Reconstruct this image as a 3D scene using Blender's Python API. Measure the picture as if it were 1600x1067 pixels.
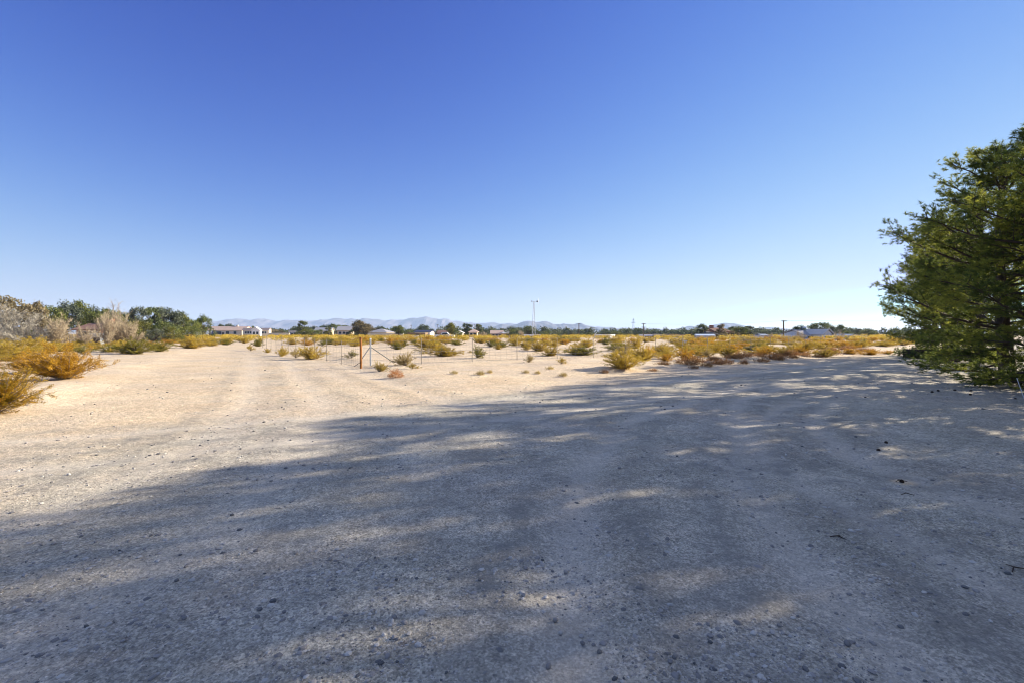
import bpy, math
import numpy as np
from mathutils import Vector
R = math.radians
SC = bpy.context.scene
for o in list(bpy.data.objects): bpy.data.objects.remove(o)

# ------------------------------------------------------------------ camera, world, sun, exposure
FPX, HORI, CAMH = 755.0, 518.0, 1.6
PITCH = math.atan((533.5 - HORI) / FPX)
cam = bpy.data.cameras.new('camera'); camo = bpy.data.objects.new('camera', cam); SC.collection.objects.link(camo)
cam.sensor_width = 36; cam.lens = FPX * 36 / 1600; cam.clip_start = 0.05; cam.clip_end = 60000
camo.location = (0, 0, CAMH); camo.rotation_euler = (R(90) - PITCH, 0, 0)
SC.camera = camo
SUN_AZ, SUN_EL = 66.0, 20.5           # clockwise from the view direction (+y)
w = bpy.data.worlds.new("World"); SC.world = w; w.use_nodes = True
nt = w.node_tree; bg = nt.nodes['Background']
sky = nt.nodes.new('ShaderNodeTexSky'); sky.sky_type = 'NISHITA'; sky.sun_disc = False
sky.sun_elevation = R(SUN_EL); sky.sun_rotation = R(SUN_AZ)
sky.air_density = 1.0; sky.dust_density = 0.02; sky.ozone_density = 3.0; sky.altitude = 700
# film-like shoulder on the sky radiance, channel by channel: out = c * x^2 / (x^2 + k)
sepc = nt.nodes.new('ShaderNodeSeparateColor'); comc = nt.nodes.new('ShaderNodeCombineColor'); nt.links.new(sky.outputs[0], sepc.inputs[0])
for ch, (cc, kk) in enumerate(((.78, 9.0), (.89, 13.2), (.98, 7.0))):
    p = nt.nodes.new('ShaderNodeMath'); p.operation = 'POWER'; p.inputs[1].default_value = 2; nt.links.new(sepc.outputs[ch], p.inputs[0])
    q = nt.nodes.new('ShaderNodeMath'); q.operation = 'ADD'; q.inputs[1].default_value = kk; nt.links.new(p.outputs[0], q.inputs[0])
    dv = nt.nodes.new('ShaderNodeMath'); dv.operation = 'DIVIDE'; nt.links.new(p.outputs[0], dv.inputs[0]); nt.links.new(q.outputs[0], dv.inputs[1])
    ml = nt.nodes.new('ShaderNodeMath'); ml.operation = 'MULTIPLY'; ml.inputs[1].default_value = cc * 3.0; nt.links.new(dv.outputs[0], ml.inputs[0])
    sb = nt.nodes.new('ShaderNodeMath'); sb.operation = 'SUBTRACT'; sb.inputs[1].default_value = 8.0; nt.links.new(sepc.outputs[ch], sb.inputs[0])   # the aureole round the sun stays bright
    mz = nt.nodes.new('ShaderNodeMath'); mz.operation = 'MAXIMUM'; mz.inputs[1].default_value = 0.0; nt.links.new(sb.outputs[0], mz.inputs[0])
    ad = nt.nodes.new('ShaderNodeMath'); ad.operation = 'MULTIPLY_ADD'; ad.inputs[1].default_value = .9; nt.links.new(mz.outputs[0], ad.inputs[0]); nt.links.new(ml.outputs[0], ad.inputs[2])
    nt.links.new(ad.outputs[0], comc.inputs[ch])
# made-up bright patch of overhead sky, out of view, added to lift the shade
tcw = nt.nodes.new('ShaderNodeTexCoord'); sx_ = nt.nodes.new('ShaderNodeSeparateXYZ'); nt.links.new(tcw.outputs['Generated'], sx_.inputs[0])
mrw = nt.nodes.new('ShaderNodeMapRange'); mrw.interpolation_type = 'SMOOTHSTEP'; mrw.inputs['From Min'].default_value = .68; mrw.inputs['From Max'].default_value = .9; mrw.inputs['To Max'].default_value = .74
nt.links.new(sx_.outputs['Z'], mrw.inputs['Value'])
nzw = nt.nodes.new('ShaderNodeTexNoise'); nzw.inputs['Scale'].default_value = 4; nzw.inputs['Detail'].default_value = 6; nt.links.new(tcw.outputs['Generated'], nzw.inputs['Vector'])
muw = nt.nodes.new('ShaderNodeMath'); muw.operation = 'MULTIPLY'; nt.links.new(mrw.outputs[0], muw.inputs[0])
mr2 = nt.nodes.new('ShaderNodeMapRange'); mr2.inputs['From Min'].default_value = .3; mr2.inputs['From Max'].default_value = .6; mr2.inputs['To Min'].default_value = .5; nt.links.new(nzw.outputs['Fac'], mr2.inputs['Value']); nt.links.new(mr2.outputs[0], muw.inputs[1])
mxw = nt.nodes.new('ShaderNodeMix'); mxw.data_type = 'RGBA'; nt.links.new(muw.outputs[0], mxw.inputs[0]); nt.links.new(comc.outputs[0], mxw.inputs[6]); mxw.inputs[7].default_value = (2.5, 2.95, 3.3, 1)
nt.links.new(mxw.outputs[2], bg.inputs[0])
bg.inputs[1].default_value = 0.13
sl = bpy.data.lights.new('sun', 'SUN'); sl.energy = 4.5; sl.angle = R(0.5); sl.color = (1.0, 0.89, 0.70)
so = bpy.data.objects.new('sun', sl); SC.collection.objects.link(so)
sd = Vector((math.sin(R(SUN_AZ)) * math.cos(R(SUN_EL)), math.cos(R(SUN_AZ)) * math.cos(R(SUN_EL)), math.sin(R(SUN_EL))))
so.rotation_euler = sd.to_track_quat('Z', 'Y').to_euler(); so.location = (30, 20, 40)
SC.view_settings.view_transform = 'Standard'; SC.view_settings.look = 'None'
SC.view_settings.gamma = 1; SC.view_settings.exposure = 1.45
SC.cycles.use_denoising = True; SC.cycles.filter_width = 1.1
SC.cycles.max_bounces = 8; SC.cycles.diffuse_bounces = 4; SC.cycles.transparent_max_bounces = 8
SC.cycles.volume_bounces = 1

# ------------------------------------------------------------------ noise, terrain
def _hash(ix, iy, seed):
    h = (ix.astype(np.int64) * 374761393 + iy.astype(np.int64) * 668265263 + seed * 1442695041) & 0xffffffff
    h = ((h ^ (h >> 13)) * 1274126177) & 0xffffffff
    return ((h ^ (h >> 16)) & 0xffff) / 65535.0
def vnoise(x, y, seed=0):
    x = np.asarray(x, float); y = np.asarray(y, float)
    ix = np.floor(x); iy = np.floor(y); fx = x - ix; fy = y - iy
    ix = ix.astype(np.int64); iy = iy.astype(np.int64)
    fx = fx * fx * (3 - 2 * fx); fy = fy * fy * (3 - 2 * fy)
    a = _hash(ix, iy, seed); b = _hash(ix + 1, iy, seed); c = _hash(ix, iy + 1, seed); d = _hash(ix + 1, iy + 1, seed)
    return (a * (1 - fx) + b * fx) * (1 - fy) + (c * (1 - fx) + d * fx) * fy - 0.5
def fbm(x, y, seed=0, octs=4):
    s = 0; a = 1.0
    for k in range(octs):
        s = s + a * vnoise(x * 2 ** k + 17.3 * k, y * 2 ** k - 9.1 * k, seed + k); a *= 0.5
    return s
def sstep(a, b, x):
    t = np.clip((np.asarray(x, float) - a) / (b - a), 0, 1); return t * t * (3 - 2 * t)

def rperp(x, y): return x * 0.616 - y * 0.788        # signed distance right of the road axis
def ralong(x, y): return x * 0.788 + y * 0.616
TRK_A = math.radians(-28.6)
def tperp(x, y): return (x + 6.2) * math.cos(TRK_A) - (y - 12.0) * math.sin(TRK_A)   # distance from dirt track centre
def talong(x, y): return (x + 6.2) * math.sin(TRK_A) + (y - 12.0) * math.cos(TRK_A)

# wheel ruts: polylines on the ground, soft grooves
RUTS = [([(0.25, 1.0), (0.35, 3.0), (0.8, 5.5), (2.0, 8.5), (4.8, 12.0), (10, 17), (20, 25.5)], .22, .022),
        ([(1.7, 1.0), (1.95, 3.0), (2.5, 5.3), (3.8, 8.0), (6.6, 11.2), (12, 15.6), (22, 23.6)], .22, .022),
        ([(3.2, 1.8), (3.0, 3.2), (3.0, 5.0), (3.6, 8.0), (5.5, 11.6), (10, 16.4)], .20, .014),
        ([(4.8, 2.4), (4.4, 3.8), (4.3, 6.0), (5.2, 8.6), (7.6, 11.4), (14, 16.6)], .20, .014),
        ([(-9, 4.0), (-5, 6.0), (-1, 8.3), (4, 11.9), (10, 16.5), (20, 24.5)], .28, .014),
        ([(-9.5, 6.0), (-6, 7.7), (-2, 10.0), (2.5, 13.4), (9, 18.5), (19, 26.5)], .28, .014),
        ([(-2.5, 1.6), (-2.4, 4), (-2.8, 7), (-4.3, 11), (-7, 16), (-12, 26), (-22, 43)], .30, .009),
        ([(-4.2, 2.0), (-4.1, 4.5), (-4.6, 7.5), (-6.3, 11.6), (-9, 16.6), (-14.2, 26.5), (-24, 43)], .30, .009),
        ([(-1.0, 5), (-1.7, 8), (-3.0, 11.2), (-5.6, 15.9), (-10.2, 25), (-19.5, 42)], .3, .006),
        ([(6, 3.0), (4.5, 4.2), (2.0, 6.6), (-1, 10.4), (-4.7, 16.5), (-9, 25), (-17.5, 41)], .25, .008)]
def rut_dist(x, y):
    out = []
    for pts, wd, dp in RUTS:
        d = np.full(np.shape(x), 99.0)
        for (x0, y0), (x1, y1) in zip(pts[:-1], pts[1:]):
            dx, dy = x1 - x0, y1 - y0; L2 = dx * dx + dy * dy
            t = np.clip(((x - x0) * dx + (y - y0) * dy) / L2, 0, 1)
            d = np.minimum(d, np.hypot(x - x0 - t * dx, y - y0 - t * dy))
        out.append((d, wd, dp))
    return out
def gh(x, y):
    x = np.asarray(x, float); y = np.asarray(y, float)
    rp = rperp(x, y); tp = tperp(x, y)
    r = np.hypot(x, y)
    z = -0.006 * np.maximum(0, y - 45) * (y < 3000) - 17.73 * (y >= 3000)
    on_track = 1 - sstep(3.6, 5.2, np.abs(tp))
    on_track = on_track * sstep(3, 9, y)
    field = sstep(12.2, 14.5, -rp) * (1 - on_track)
    lf = sstep(5.0, 7.0, -tp)
    z = z + field * (0.10 + 0.09 * fbm(x / 6, y / 6, 5, 4))
    ra = ralong(x, y)
    berm = (1 + 1.0 * sstep(22, 27, ra) * (1 - sstep(40, 50, ra))) * .8 * np.exp(-((-rp - 13.0 - 0.7 * vnoise(x / 3, y / 3, 8)) / 0.45) ** 2) * sstep(10, 16, ralong(x, y)) * (1 - on_track)
    z = z + berm * (0.10 + 0.16 * vnoise(x / 0.9, y / 0.9, 9) + 0.14 * vnoise(x / 0.35, y / 0.35, 19))
    z = z + 0.05 * fbm(x / 3.0, y / 3.0, 2, 3) * sstep(2, 12, r)
    z = z + 0.013 * fbm(x / 0.35, y / 0.35, 3, 4)
    return z
def gh1(x, y): return float(gh(np.array([float(x)]), np.array([float(y)]))[0])

def ray(px, py):
    u = (px - 800) / FPX; v = (533.5 - py) / FPX
    return u, math.cos(PITCH) + v * math.sin(PITCH), -math.sin(PITCH) + v * math.cos(PITCH)
def gp(px, py):                       # where on level ground that bearing lands
    u, f, z = ray(px, py); t = -CAMH / z
    for _ in range(6):
        t = (gh1(u * t, f * t) - CAMH) / z
        if t < 0 or t > 900: t = 300.0; break
    return u * t, f * t
def bearing(px, d): return (px - 800) / FPX * d, d

# ------------------------------------------------------------------ mesh helpers
class MB:
    def __init__(s): s.v = []; s.f = {3: [], 4: []}; s.n = 0; s.m = {3: [], 4: []}; s.a = {3: [], 4: []}
    def add(s, v, f, mat=0, a=None):
        v = np.asarray(v, float).reshape(-1, 3); f = np.asarray(f, int); k = f.shape[1]
        s.v.append(v); s.f[k].append(f + s.n); s.m[k].append(np.full(len(f), mat))
        s.a[k].append(np.full(len(f), .5) if a is None else np.asarray(a, float)); s.n += len(v)
    def box(s, x0, x1, y0, y1, z0, z1, mat=0):
        v = [(x, y, z) for z in (z0, z1) for y in (y0, y1) for x in (x0, x1)]
        s.add(v, [(0, 2, 3, 1), (4, 5, 7, 6), (0, 1, 5, 4), (2, 6, 7, 3), (0, 4, 6, 2), (1, 3, 7, 5)], mat)
    def tube(s, pts, rad, n=6, mat=0, cap=True):
        pts = np.asarray(pts, float); rad = np.broadcast_to(np.asarray(rad, float), (len(pts),))
        d = np.gradient(pts, axis=0); d /= np.linalg.norm(d, axis=1)[:, None] + 1e-9
        ref = np.array([0, 0, 1.0]) if abs(d[:, 2]).mean() < .9 else np.array([1.0, 0, 0])
        a = np.cross(d, ref); a /= np.linalg.norm(a, axis=1)[:, None] + 1e-9; b = np.cross(d, a)
        t = np.arange(n) * 2 * math.pi / n
        v = pts[:, None] + rad[:, None, None] * (np.cos(t)[None, :, None] * a[:, None] + np.sin(t)[None, :, None] * b[:, None])
        i = np.arange(len(pts) - 1)[:, None] * n; j = np.arange(n)[None]; j2 = (j + 1) % n
        f = np.stack([i + j, i + j2, i + n + j2, i + n + j], -1).reshape(-1, 4)
        s.add(v, f, mat)
        if cap:
            for base, pt in ((0, pts[0]), ((len(pts) - 1) * n, pts[-1])):
                vv = np.concatenate([v.reshape(-1, 3)[base:base + n], [pt]])
                s.add(vv, [(q, (q + 1) % n, n) for q in range(n)], mat)
    def build(s, name, mats, parent=None, smooth=False, link=True):
        me = mesh_of(s, name, mats, smooth)
        o = bpy.data.objects.new(name, me)
        if link: SC.collection.objects.link(o)
        if parent is not None: o.parent = parent
        return o
def mesh_of(s, name, mats, smooth=False):
    me = bpy.data.meshes.new(name)
    v = np.concatenate(s.v); t = np.concatenate(s.f[3]) if s.f[3] else np.zeros((0, 3), int)
    q = np.concatenate(s.f[4]) if s.f[4] else np.zeros((0, 4), int)
    me.vertices.add(len(v)); me.vertices.foreach_set('co', v.astype(np.float32).ravel())
    me.loops.add(t.size + q.size); me.loops.foreach_set('vertex_index', np.concatenate([t.ravel(), q.ravel()]).astype(np.int32))
    me.polygons.add(len(t) + len(q))
    st = np.concatenate([np.arange(len(t)) * 3, t.size + np.arange(len(q)) * 4])
    me.polygons.foreach_set('loop_start', st.astype(np.int32))
    mi = np.concatenate([np.concatenate(s.m[3]) if s.m[3] else [], np.concatenate(s.m[4]) if s.m[4] else []])
    me.polygons.foreach_set('material_index', mi.astype(np.int32))
    me.polygons.foreach_set('use_smooth', np.full(len(mi), smooth))
    for m in (mats if isinstance(mats, (list, tuple)) else [mats]): me.materials.append(m)
    at = me.attributes.new('vary', 'FLOAT', 'FACE')
    at.data.foreach_set('value', np.concatenate([np.concatenate(s.a[3]) if s.a[3] else [], np.concatenate(s.a[4]) if s.a[4] else []]).astype(np.float32))
    me.update(calc_edges=True); me.validate()
    return me
def tag(o, label=None, cat=None, group=None, kind=None):
    if label: o['label'] = label
    if cat: o['category'] = cat
    if group: o['group'] = group
    if kind: o['kind'] = kind
    return o
def empty(name, loc, rz=0):
    o = bpy.data.objects.new(name, None); SC.collection.objects.link(o); o.location = loc; o.rotation_euler = (0, 0, rz)
    o.empty_display_size = .3; return o
def copy_tree(o, parent=None):
    c = o.copy(); SC.collection.objects.link(c)
    if parent is not None: c.parent = parent
    for ch in o.children: copy_tree(ch, c)
    return c

# ------------------------------------------------------------------ materials
def newmat(name):
    m = bpy.data.materials.new(name); m.use_nodes = True
    n = m.node_tree; b = n.nodes['Principled BSDF']; b.inputs['Roughness'].default_value = .8
    b.inputs['Specular IOR Level'].default_value = .25
    return m, n, b
def N(n, t, **kw):
    x = n.nodes.new(t)
    for k, v in kw.items():
        if k.startswith('i_'): x.inputs[k[2:].replace('_', ' ')].default_value = v
        else: setattr(x, k, v)
    return x
def solid(name, col, rough=.8, var=.18, scale=3.0, metal=0, bump=0.0):
    m, n, b = newmat(name)
    no = N(n, 'ShaderNodeTexNoise'); no.inputs['Scale'].default_value = scale; no.inputs['Detail'].default_value = 5
    tc = N(n, 'ShaderNodeTexCoord'); n.links.new(tc.outputs['Object'], no.inputs['Vector'])
    cr = N(n, 'ShaderNodeMapRange'); cr.inputs['From Min'].default_value = .3; cr.inputs['From Max'].default_value = .7
    cr.inputs['To Min'].default_value = 1 - var; cr.inputs['To Max'].default_value = 1 + var
    n.links.new(no.outputs['Fac'], cr.inputs['Value'])
    mu = N(n, 'ShaderNodeVectorMath', operation='SCALE'); mu.inputs[0].default_value = col
    n.links.new(cr.outputs[0], mu.inputs['Scale']); n.links.new(mu.outputs[0], b.inputs['Base Color'])
    b.inputs['Roughness'].default_value = rough; b.inputs['Metallic'].default_value = metal
    if bump:
        bp = N(n, 'ShaderNodeBump'); bp.inputs['Strength'].default_value = .6; bp.inputs['Distance'].default_value = bump
        n.links.new(no.outputs['Fac'], bp.inputs['Height']); n.links.new(bp.outputs[0], b.inputs['Normal'])
    return m
def leafmat(name, cols, trans=.35, objvar=.25):
    m, n, b = newmat(name)
    at = N(n, 'ShaderNodeAttribute', attribute_name='vary'); oi = N(n, 'ShaderNodeObjectInfo')
    cr = N(n, 'ShaderNodeValToRGB'); e = cr.color_ramp.elements
    while len(e) < len(cols): e.new(.5)
    for k, c in enumerate(cols): e[k].position = k / (len(cols) - 1); e[k].color = (*c, 1)
    n.links.new(at.outputs['Fac'], cr.inputs[0])
    mr = N(n, 'ShaderNodeMapRange'); mr.inputs['To Min'].default_value = 1 - objvar; mr.inputs['To Max'].default_value = 1 + objvar
    n.links.new(oi.outputs['Random'], mr.inputs['Value'])
    sc = N(n, 'ShaderNodeVectorMath', operation='SCALE'); n.links.new(cr.outputs[0], sc.inputs[0]); n.links.new(mr.outputs[0], sc.inputs['Scale'])
    n.links.new(sc.outputs[0], b.inputs['Base Color']); b.inputs['Roughness'].default_value = .6
    tr = N(n, 'ShaderNodeBsdfTranslucent'); n.links.new(sc.outputs[0], tr.inputs[0])
    mx = N(n, 'ShaderNodeMixShader'); mx.inputs[0].default_value = trans
    n.links.new(b.outputs[0], mx.inputs[1]); n.links.new(tr.outputs[0], mx.inputs[2])
    n.links.new(mx.outputs[0], n.nodes['Material Output'].inputs['Surface'])
    return m
M = {}
M['pine'] = leafmat('pine_needles', [(.045, .07, .018), (.14, .18, .035), (.46, .46, .075)], .48, .2)
M['creo_gold'] = leafmat('creosote_gold', [(.22, .15, .018), (.47, .33, .038), (.68, .51, .085)], .4, .15)
M['creo_olive'] = leafmat('creosote_olive', [(.08, .085, .010), (.20, .18, .018), (.38, .31, .040)], .4, .15)
M['creo_orange'] = leafmat('creosote_orange', [(.26, .14, .012), (.54, .30, .020), (.72, .45, .05)], .4, .12)
M['creo_mixed'] = leafmat('creosote_mixed', [(.10, .10, .012), (.36, .23, .018), (.64, .36, .03)], .4, .1)
M['creo_pale'] = leafmat('creosote_pale', [(.26, .19, .07), (.42, .32, .12), (.56, .45, .20)], .35, .15)
M['tumble'] = leafmat('tumbleweed_twigs', [(.34, .13, .04), (.50, .22, .06), (.6, .32, .12)], .3, .1)
M['red_weed'] = leafmat('red_dry_weed', [(.16, .08, .035), (.32, .16, .06), (.42, .27, .13)], .3, .25)
M['tree_green'] = leafmat('tree_green', [(.05, .07, .016), (.13, .155, .034), (.25, .25, .06)], .3, .25)
M['tree_dark'] = leafmat('tree_dark', [(.045, .060, .022), (.10, .125, .045), (.20, .215, .08)], .3, .2)
M['tree_grey'] = leafmat('tree_greygreen', [(.07, .09, .06), (.13, .15, .10), (.21, .23, .16)], .3, .2)
M['tree_yellow'] = leafmat('tree_yellowgreen', [(.09, .10, .018), (.17, .17, .03), (.27, .25, .05)], .35, .2)
M['tree_brown'] = leafmat('tree_brownish', [(.10, .085, .04), (.20, .16, .08), (.32, .26, .14)], .3, .2)
M['twig_pale'] = leafmat('pale_bare_twigs', [(.28, .22, .145), (.43, .35, .235), (.58, .49, .35)], .1, .12)
M['twig_grey'] = leafmat('grey_bare_twigs', [(.18, .165, .135), (.31, .285, .235), (.46, .43, .36)], .1, .12)
M['bark'] = solid('bark', (.075, .055, .042), .9, .35, 9, bump=.03)
M['stem'] = solid('shrub_stem', (.20, .16, .12), .9, .3, 12)
M['rust'] = solid('rusty_post', (.33, .14, .04), .8, .5, 5)
M['galv'] = solid('galvanised_steel', (.45, .47, .50), .45, .15, 10, .6)
M['dark_steel'] = solid('dark_steel', (.07, .075, .085), .5, .2, 8, .3)
M['tpost'] = solid('green_grey_steel', (.24, .21, .175), .6, .3, 8)
M['wire'] = solid('fence_wire', (.30, .28, .27), .5, .2, 5, .5)
M['whitepost'] = solid('white_paint', (.75, .76, .78), .5, .06, 5)
M['polewood'] = solid('pole_wood', (.11, .085, .065), .85, .3, 4)
M['stone'] = leafmat('gravel_stone', [(.10, .10, .10), (.27, .25, .235), (.50, .47, .43)], 0.0, 0)
M['cone'] = solid('pine_cone', (.05, .035, .025), .9, .3, 30)
M['glass'] = solid('window_glass', (.03, .04, .055), .12, .1, 2)
def hm(name, col, rough=.8, var=.08, scale=1.5): M[name] = solid(name, col, rough, var, scale)
hm('cream', (.62, .55, .44)); hm('white_wall', (.76, .74, .72)); hm('tan_wall', (.48, .38, .27)); hm('pink_wall', (.62, .40, .32))
hm('brick', (.36, .17, .11), .9, .25, 6); hm('bluegrey_wall', (.22, .26, .36)); hm('olive_wall', (.16, .13, .06)); hm('brown_wall', (.24, .16, .10))
hm('tile_roof', (.50, .36, .29), .85, .15, 5); hm('grey_roof', (.30, .29, .31), .8, .15, 4); hm('light_roof', (.52, .50, .49)); hm('navy_roof', (.035, .045, .09), .6)
hm('red_roof', (.21, .12, .09), .85, .2, 5); hm('white_roof', (.78, .78, .80), .5); hm('dark_roof', (.10, .085, .08)); hm('trim', (.8, .8, .8), .5)
hm('bluewhite', (.50, .57, .68), .5); hm('pale_blue', (.34, .38, .43), .5); hm('dark_wood', (.07, .05, .04)); hm('car_white', (.8, .8, .8), .3, .02); hm('rubber', (.02, .02, .02), .8)

def ground_mat():
    m, n, b = newmat('desert_ground'); L = n.links.new
    tc = N(n, 'ShaderNodeTexCoord'); P = tc.outputs['Object']
    def noise(scale, det=6, rough=.6, vec=P):
        x = N(n, 'ShaderNodeTexNoise'); x.inputs['Scale'].default_value = scale; x.inputs['Detail'].default_value = det
        x.inputs['Roughness'].default_value = rough; L(vec, x.inputs['Vector']); return x.outputs['Fac']
    def ramp(fac, stops):
        x = N(n, 'ShaderNodeValToRGB'); e = x.color_ramp.elements
        while len(e) < len(stops): e.new(.5)
        for k, (p, c) in enumerate(stops): e[k].position = p; e[k].color = (*c, 1)
        L(fac, x.inputs[0]); return x.outputs[0]
    def mix(fac, a, c, bt='MIX'):
        x = N(n, 'ShaderNodeMix', data_type='RGBA', blend_type=bt)
        if isinstance(fac, float): x.inputs[0].default_value = fac
        else: L(fac, x.inputs[0])
        for q, s in ((a, 6), (c, 7)):
            if isinstance(q, tuple): x.inputs[s].default_value = (*q, 1)
            else: L(q, x.inputs[s])
        return x.outputs[2]
    def math_(op, a, c=None, clamp=False):
        x = N(n, 'ShaderNodeMath', operation=op); x.use_clamp = clamp
        for q, s in ((a, 0), (c, 1)):
            if q is None: continue
            if isinstance(q, (int, float)): x.inputs[s].default_value = q
            else: L(q, x.inputs[s])
        return x.outputs[0]
    def attr(nm): return N(n, 'ShaderNodeAttribute', attribute_name=nm).outputs['Fac']
    gravel = attr('gravel'); rut = attr('rut')
    sand = ramp(noise(.55, 8, .65), [(.3, (.56, .42, .275)), (.5, (.66, .515, .345)), (.7, (.75, .61, .425))])
    grav = ramp(noise(.9, 8, .6), [(.3, (.345, .315, .25)), (.5, (.455, .415, .335)), (.7, (.57, .525, .43))])
    gf = math_('ADD', gravel, math_('MULTIPLY', math_('SUBTRACT', noise(1.3, 5, .6), .5), 1.1), True)
    col = mix(gf, sand, grav)
    # dusty / darker patches
    col = mix(math_('MULTIPLY', ramp(noise(.35, 4), [(.42, (0, 0, 0)), (.62, (1, 1, 1))]), .35), col, (.46, .39, .34))
    # small pebbles of different colour
    vo = N(n, 'ShaderNodeTexVoronoi'); vo.inputs['Scale'].default_value = 38; L(P, vo.inputs['Vector'])
    peb = ramp(vo.outputs['Color'], [(.0, (.10, .10, .10)), (.5, (.36, .33, .30)), (1, (.66, .60, .53))])
    sep = N(n, 'ShaderNodeSeparateColor'); L(vo.outputs['Color'], sep.inputs[0])
    isp = math_('MULTIPLY', math_('GREATER_THAN', sep.outputs[0], .72), math_('LESS_THAN', vo.outputs['Distance'], .38))
    vo2 = N(n, 'ShaderNodeTexVoronoi'); vo2.inputs['Scale'].default_value = 9; L(P, vo2.inputs['Vector'])
    sep2 = N(n, 'ShaderNodeSeparateColor'); L(vo2.outputs['Color'], sep2.inputs[0])
    isp2 = math_('MULTIPLY', math_('GREATER_THAN', sep2.outputs[0], .93), math_('LESS_THAN', vo2.outputs['Distance'], .22))
    amt = math_('ADD', math_('MULTIPLY', gravel, .55), .25)
    col = mix(math_('MULTIPLY', isp, amt), col, peb)
    peb2 = ramp(sep2.outputs[1], [(0, (.22, .18, .15)), (.6, (.36, .31, .26)), (1, (.55, .5, .44))])
    col = mix(math_('MULTIPLY', isp2, amt), col, peb2)
    for sc_, lo, hi, am in ((85, .62, 1.36, 1.0), (30, .80, 1.20, 1.0)):      # grit: every grain its own tone
        vg = N(n, 'ShaderNodeTexVoronoi'); vg.inputs['Scale'].default_value = sc_; L(P, vg.inputs['Vector'])
        sg = N(n, 'ShaderNodeSeparateColor'); L(vg.outputs['Color'], sg.inputs[0])
        mg = N(n, 'ShaderNodeMapRange'); mg.inputs['To Min'].default_value = lo; mg.inputs['To Max'].default_value = hi; L(sg.outputs[1], mg.inputs['Value'])
        vs = N(n, 'ShaderNodeVectorMath', operation='SCALE'); L(col, vs.inputs[0]); L(mg.outputs[0], vs.inputs['Scale']); col = vs.outputs[0]
    fine = noise(55, 4, .75)
    g = N(n, 'ShaderNodeMapRange'); g.inputs['From Min'].default_value = .25; g.inputs['From Max'].default_value = .75
    g.inputs['To Min'].default_value = .55; g.inputs['To Max'].default_value = 1.45; L(fine, g.inputs['Value'])
    sc = N(n, 'ShaderNodeVectorMath', operation='SCALE'); L(col, sc.inputs[0]); L(g.outputs[0], sc.inputs['Scale'])
    mid = noise(7, 6, .7)
    g2 = N(n, 'ShaderNodeMapRange'); g2.inputs['From Min'].default_value = .3; g2.inputs['From Max'].default_value = .7
    g2.inputs['To Min'].default_value = .78; g2.inputs['To Max'].default_value = 1.18; L(mid, g2.inputs['Value'])
    sc2 = N(n, 'ShaderNodeVectorMath', operation='SCALE'); L(sc.outputs[0], sc2.inputs[0]); L(g2.outputs[0], sc2.inputs['Scale'])
    col = mix(math_('MULTIPLY', rut, .45), sc2.outputs[0], (.60, .54, .46))
    lo_ = math_('MULTIPLY', math_('MULTIPLY', attr('loose'), ramp(noise(2.2, 6, .7), [(.35, (0, 0, 0)), (.6, (1, 1, 1))])), .8, True)
    col = mix(lo_, col, (.235, .225, .20))
    col = mix(math_('MULTIPLY', ramp(noise(1.1, 9, .75), [(.50, (0, 0, 0)), (.66, (1, 1, 1))]), math_('ADD', math_('MULTIPLY', gravel, .42), .12)), col, (.24, .225, .20))
    L(col, b.inputs['Base Color']); b.inputs['Roughness'].default_value = .95; b.inputs['Specular IOR Level'].default_value = .15
    h = math_('ADD', math_('MULTIPLY', fine, .9), math_('ADD', math_('MULTIPLY', mid, 1.8), math_('ADD', math_('MULTIPLY', isp, .7), math_('MULTIPLY', isp2, 1.6))))
    bp = N(n, 'ShaderNodeBump'); bp.inputs['Strength'].default_value = .9; bp.inputs['Distance'].default_value = .017
    L(h, bp.inputs['Height']); L(bp.outputs[0], b.inputs['Normal'])
    return m

# ------------------------------------------------------------------ ground sheet
def axis(lo, hi, step, far_lo, far_hi, g=1.09):
    a = list(np.arange(lo, hi, step)); s = step; x = lo; L = []
    while x > far_lo: s = min(s * g, 400); x -= s; L.append(x)
    s = step; x = a[-1]; U = []
    while x < far_hi: s = min(s * (g if x < 300 else 1.2), 400); x += s; U.append(x)
    return np.array(L[::-1] + a + U)
xs = axis(-7, 11, .05, -8600, 8600, 1.045); ys = axis(1.0, 13, .045, -1500, 8000, 1.03)
X, Y = np.meshgrid(xs, ys); Z = gh(X, Y)
rut_a = np.zeros_like(X); loose_a = np.zeros_like(X)
for d, wd, dp in rut_dist(X, Y):
    k = np.exp(-(d / wd) ** 2); Z = Z - dp * k * (Y < 45) + dp * .45 * np.exp(-((d - wd * 1.8) / (wd * .6)) ** 2) * (Y < 45)
    loose_a = np.maximum(loose_a, np.exp(-((d - wd * 2.2) / (wd * .9)) ** 2) * min(1, dp / .010) * (Y < 45) * (.6 + .8 * vnoise(X / 1.4, Y / 1.4, 71)))
    rut_a = np.maximum(rut_a, k * min(1, dp / .014) * (Y < 45))
rp = rperp(X, Y); tp = tperp(X, Y)
GX = sstep(-11.0, -8.6, rp + 1.2 * fbm(X / 2, Y / 2, 44, 4)) * (1 - .6 * sstep(1.5, 7.5, -X)) * (1 - .25 * sstep(5, 10, Y * 0 - tp)) * (np.hypot(X, Y) < 120)
g = MB(); nx, ny = len(xs), len(ys)
ii = (np.arange(ny - 1)[:, None] * nx + np.arange(nx - 1)[None]).ravel()
g.add(np.stack([X, Y, Z], -1).reshape(-1, 3), np.stack([ii, ii + 1, ii + nx + 1, ii + nx], -1))
ground = g.build('desert_ground', ground_mat(), smooth=True); tag(ground, kind='structure')
for nm, A in (('gravel', GX), ('rut', rut_a), ('loose', loose_a)):
    at = ground.data.attributes.new(nm, 'FLOAT', 'POINT'); at.data.foreach_set('value', A.astype(np.float32).ravel())

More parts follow.
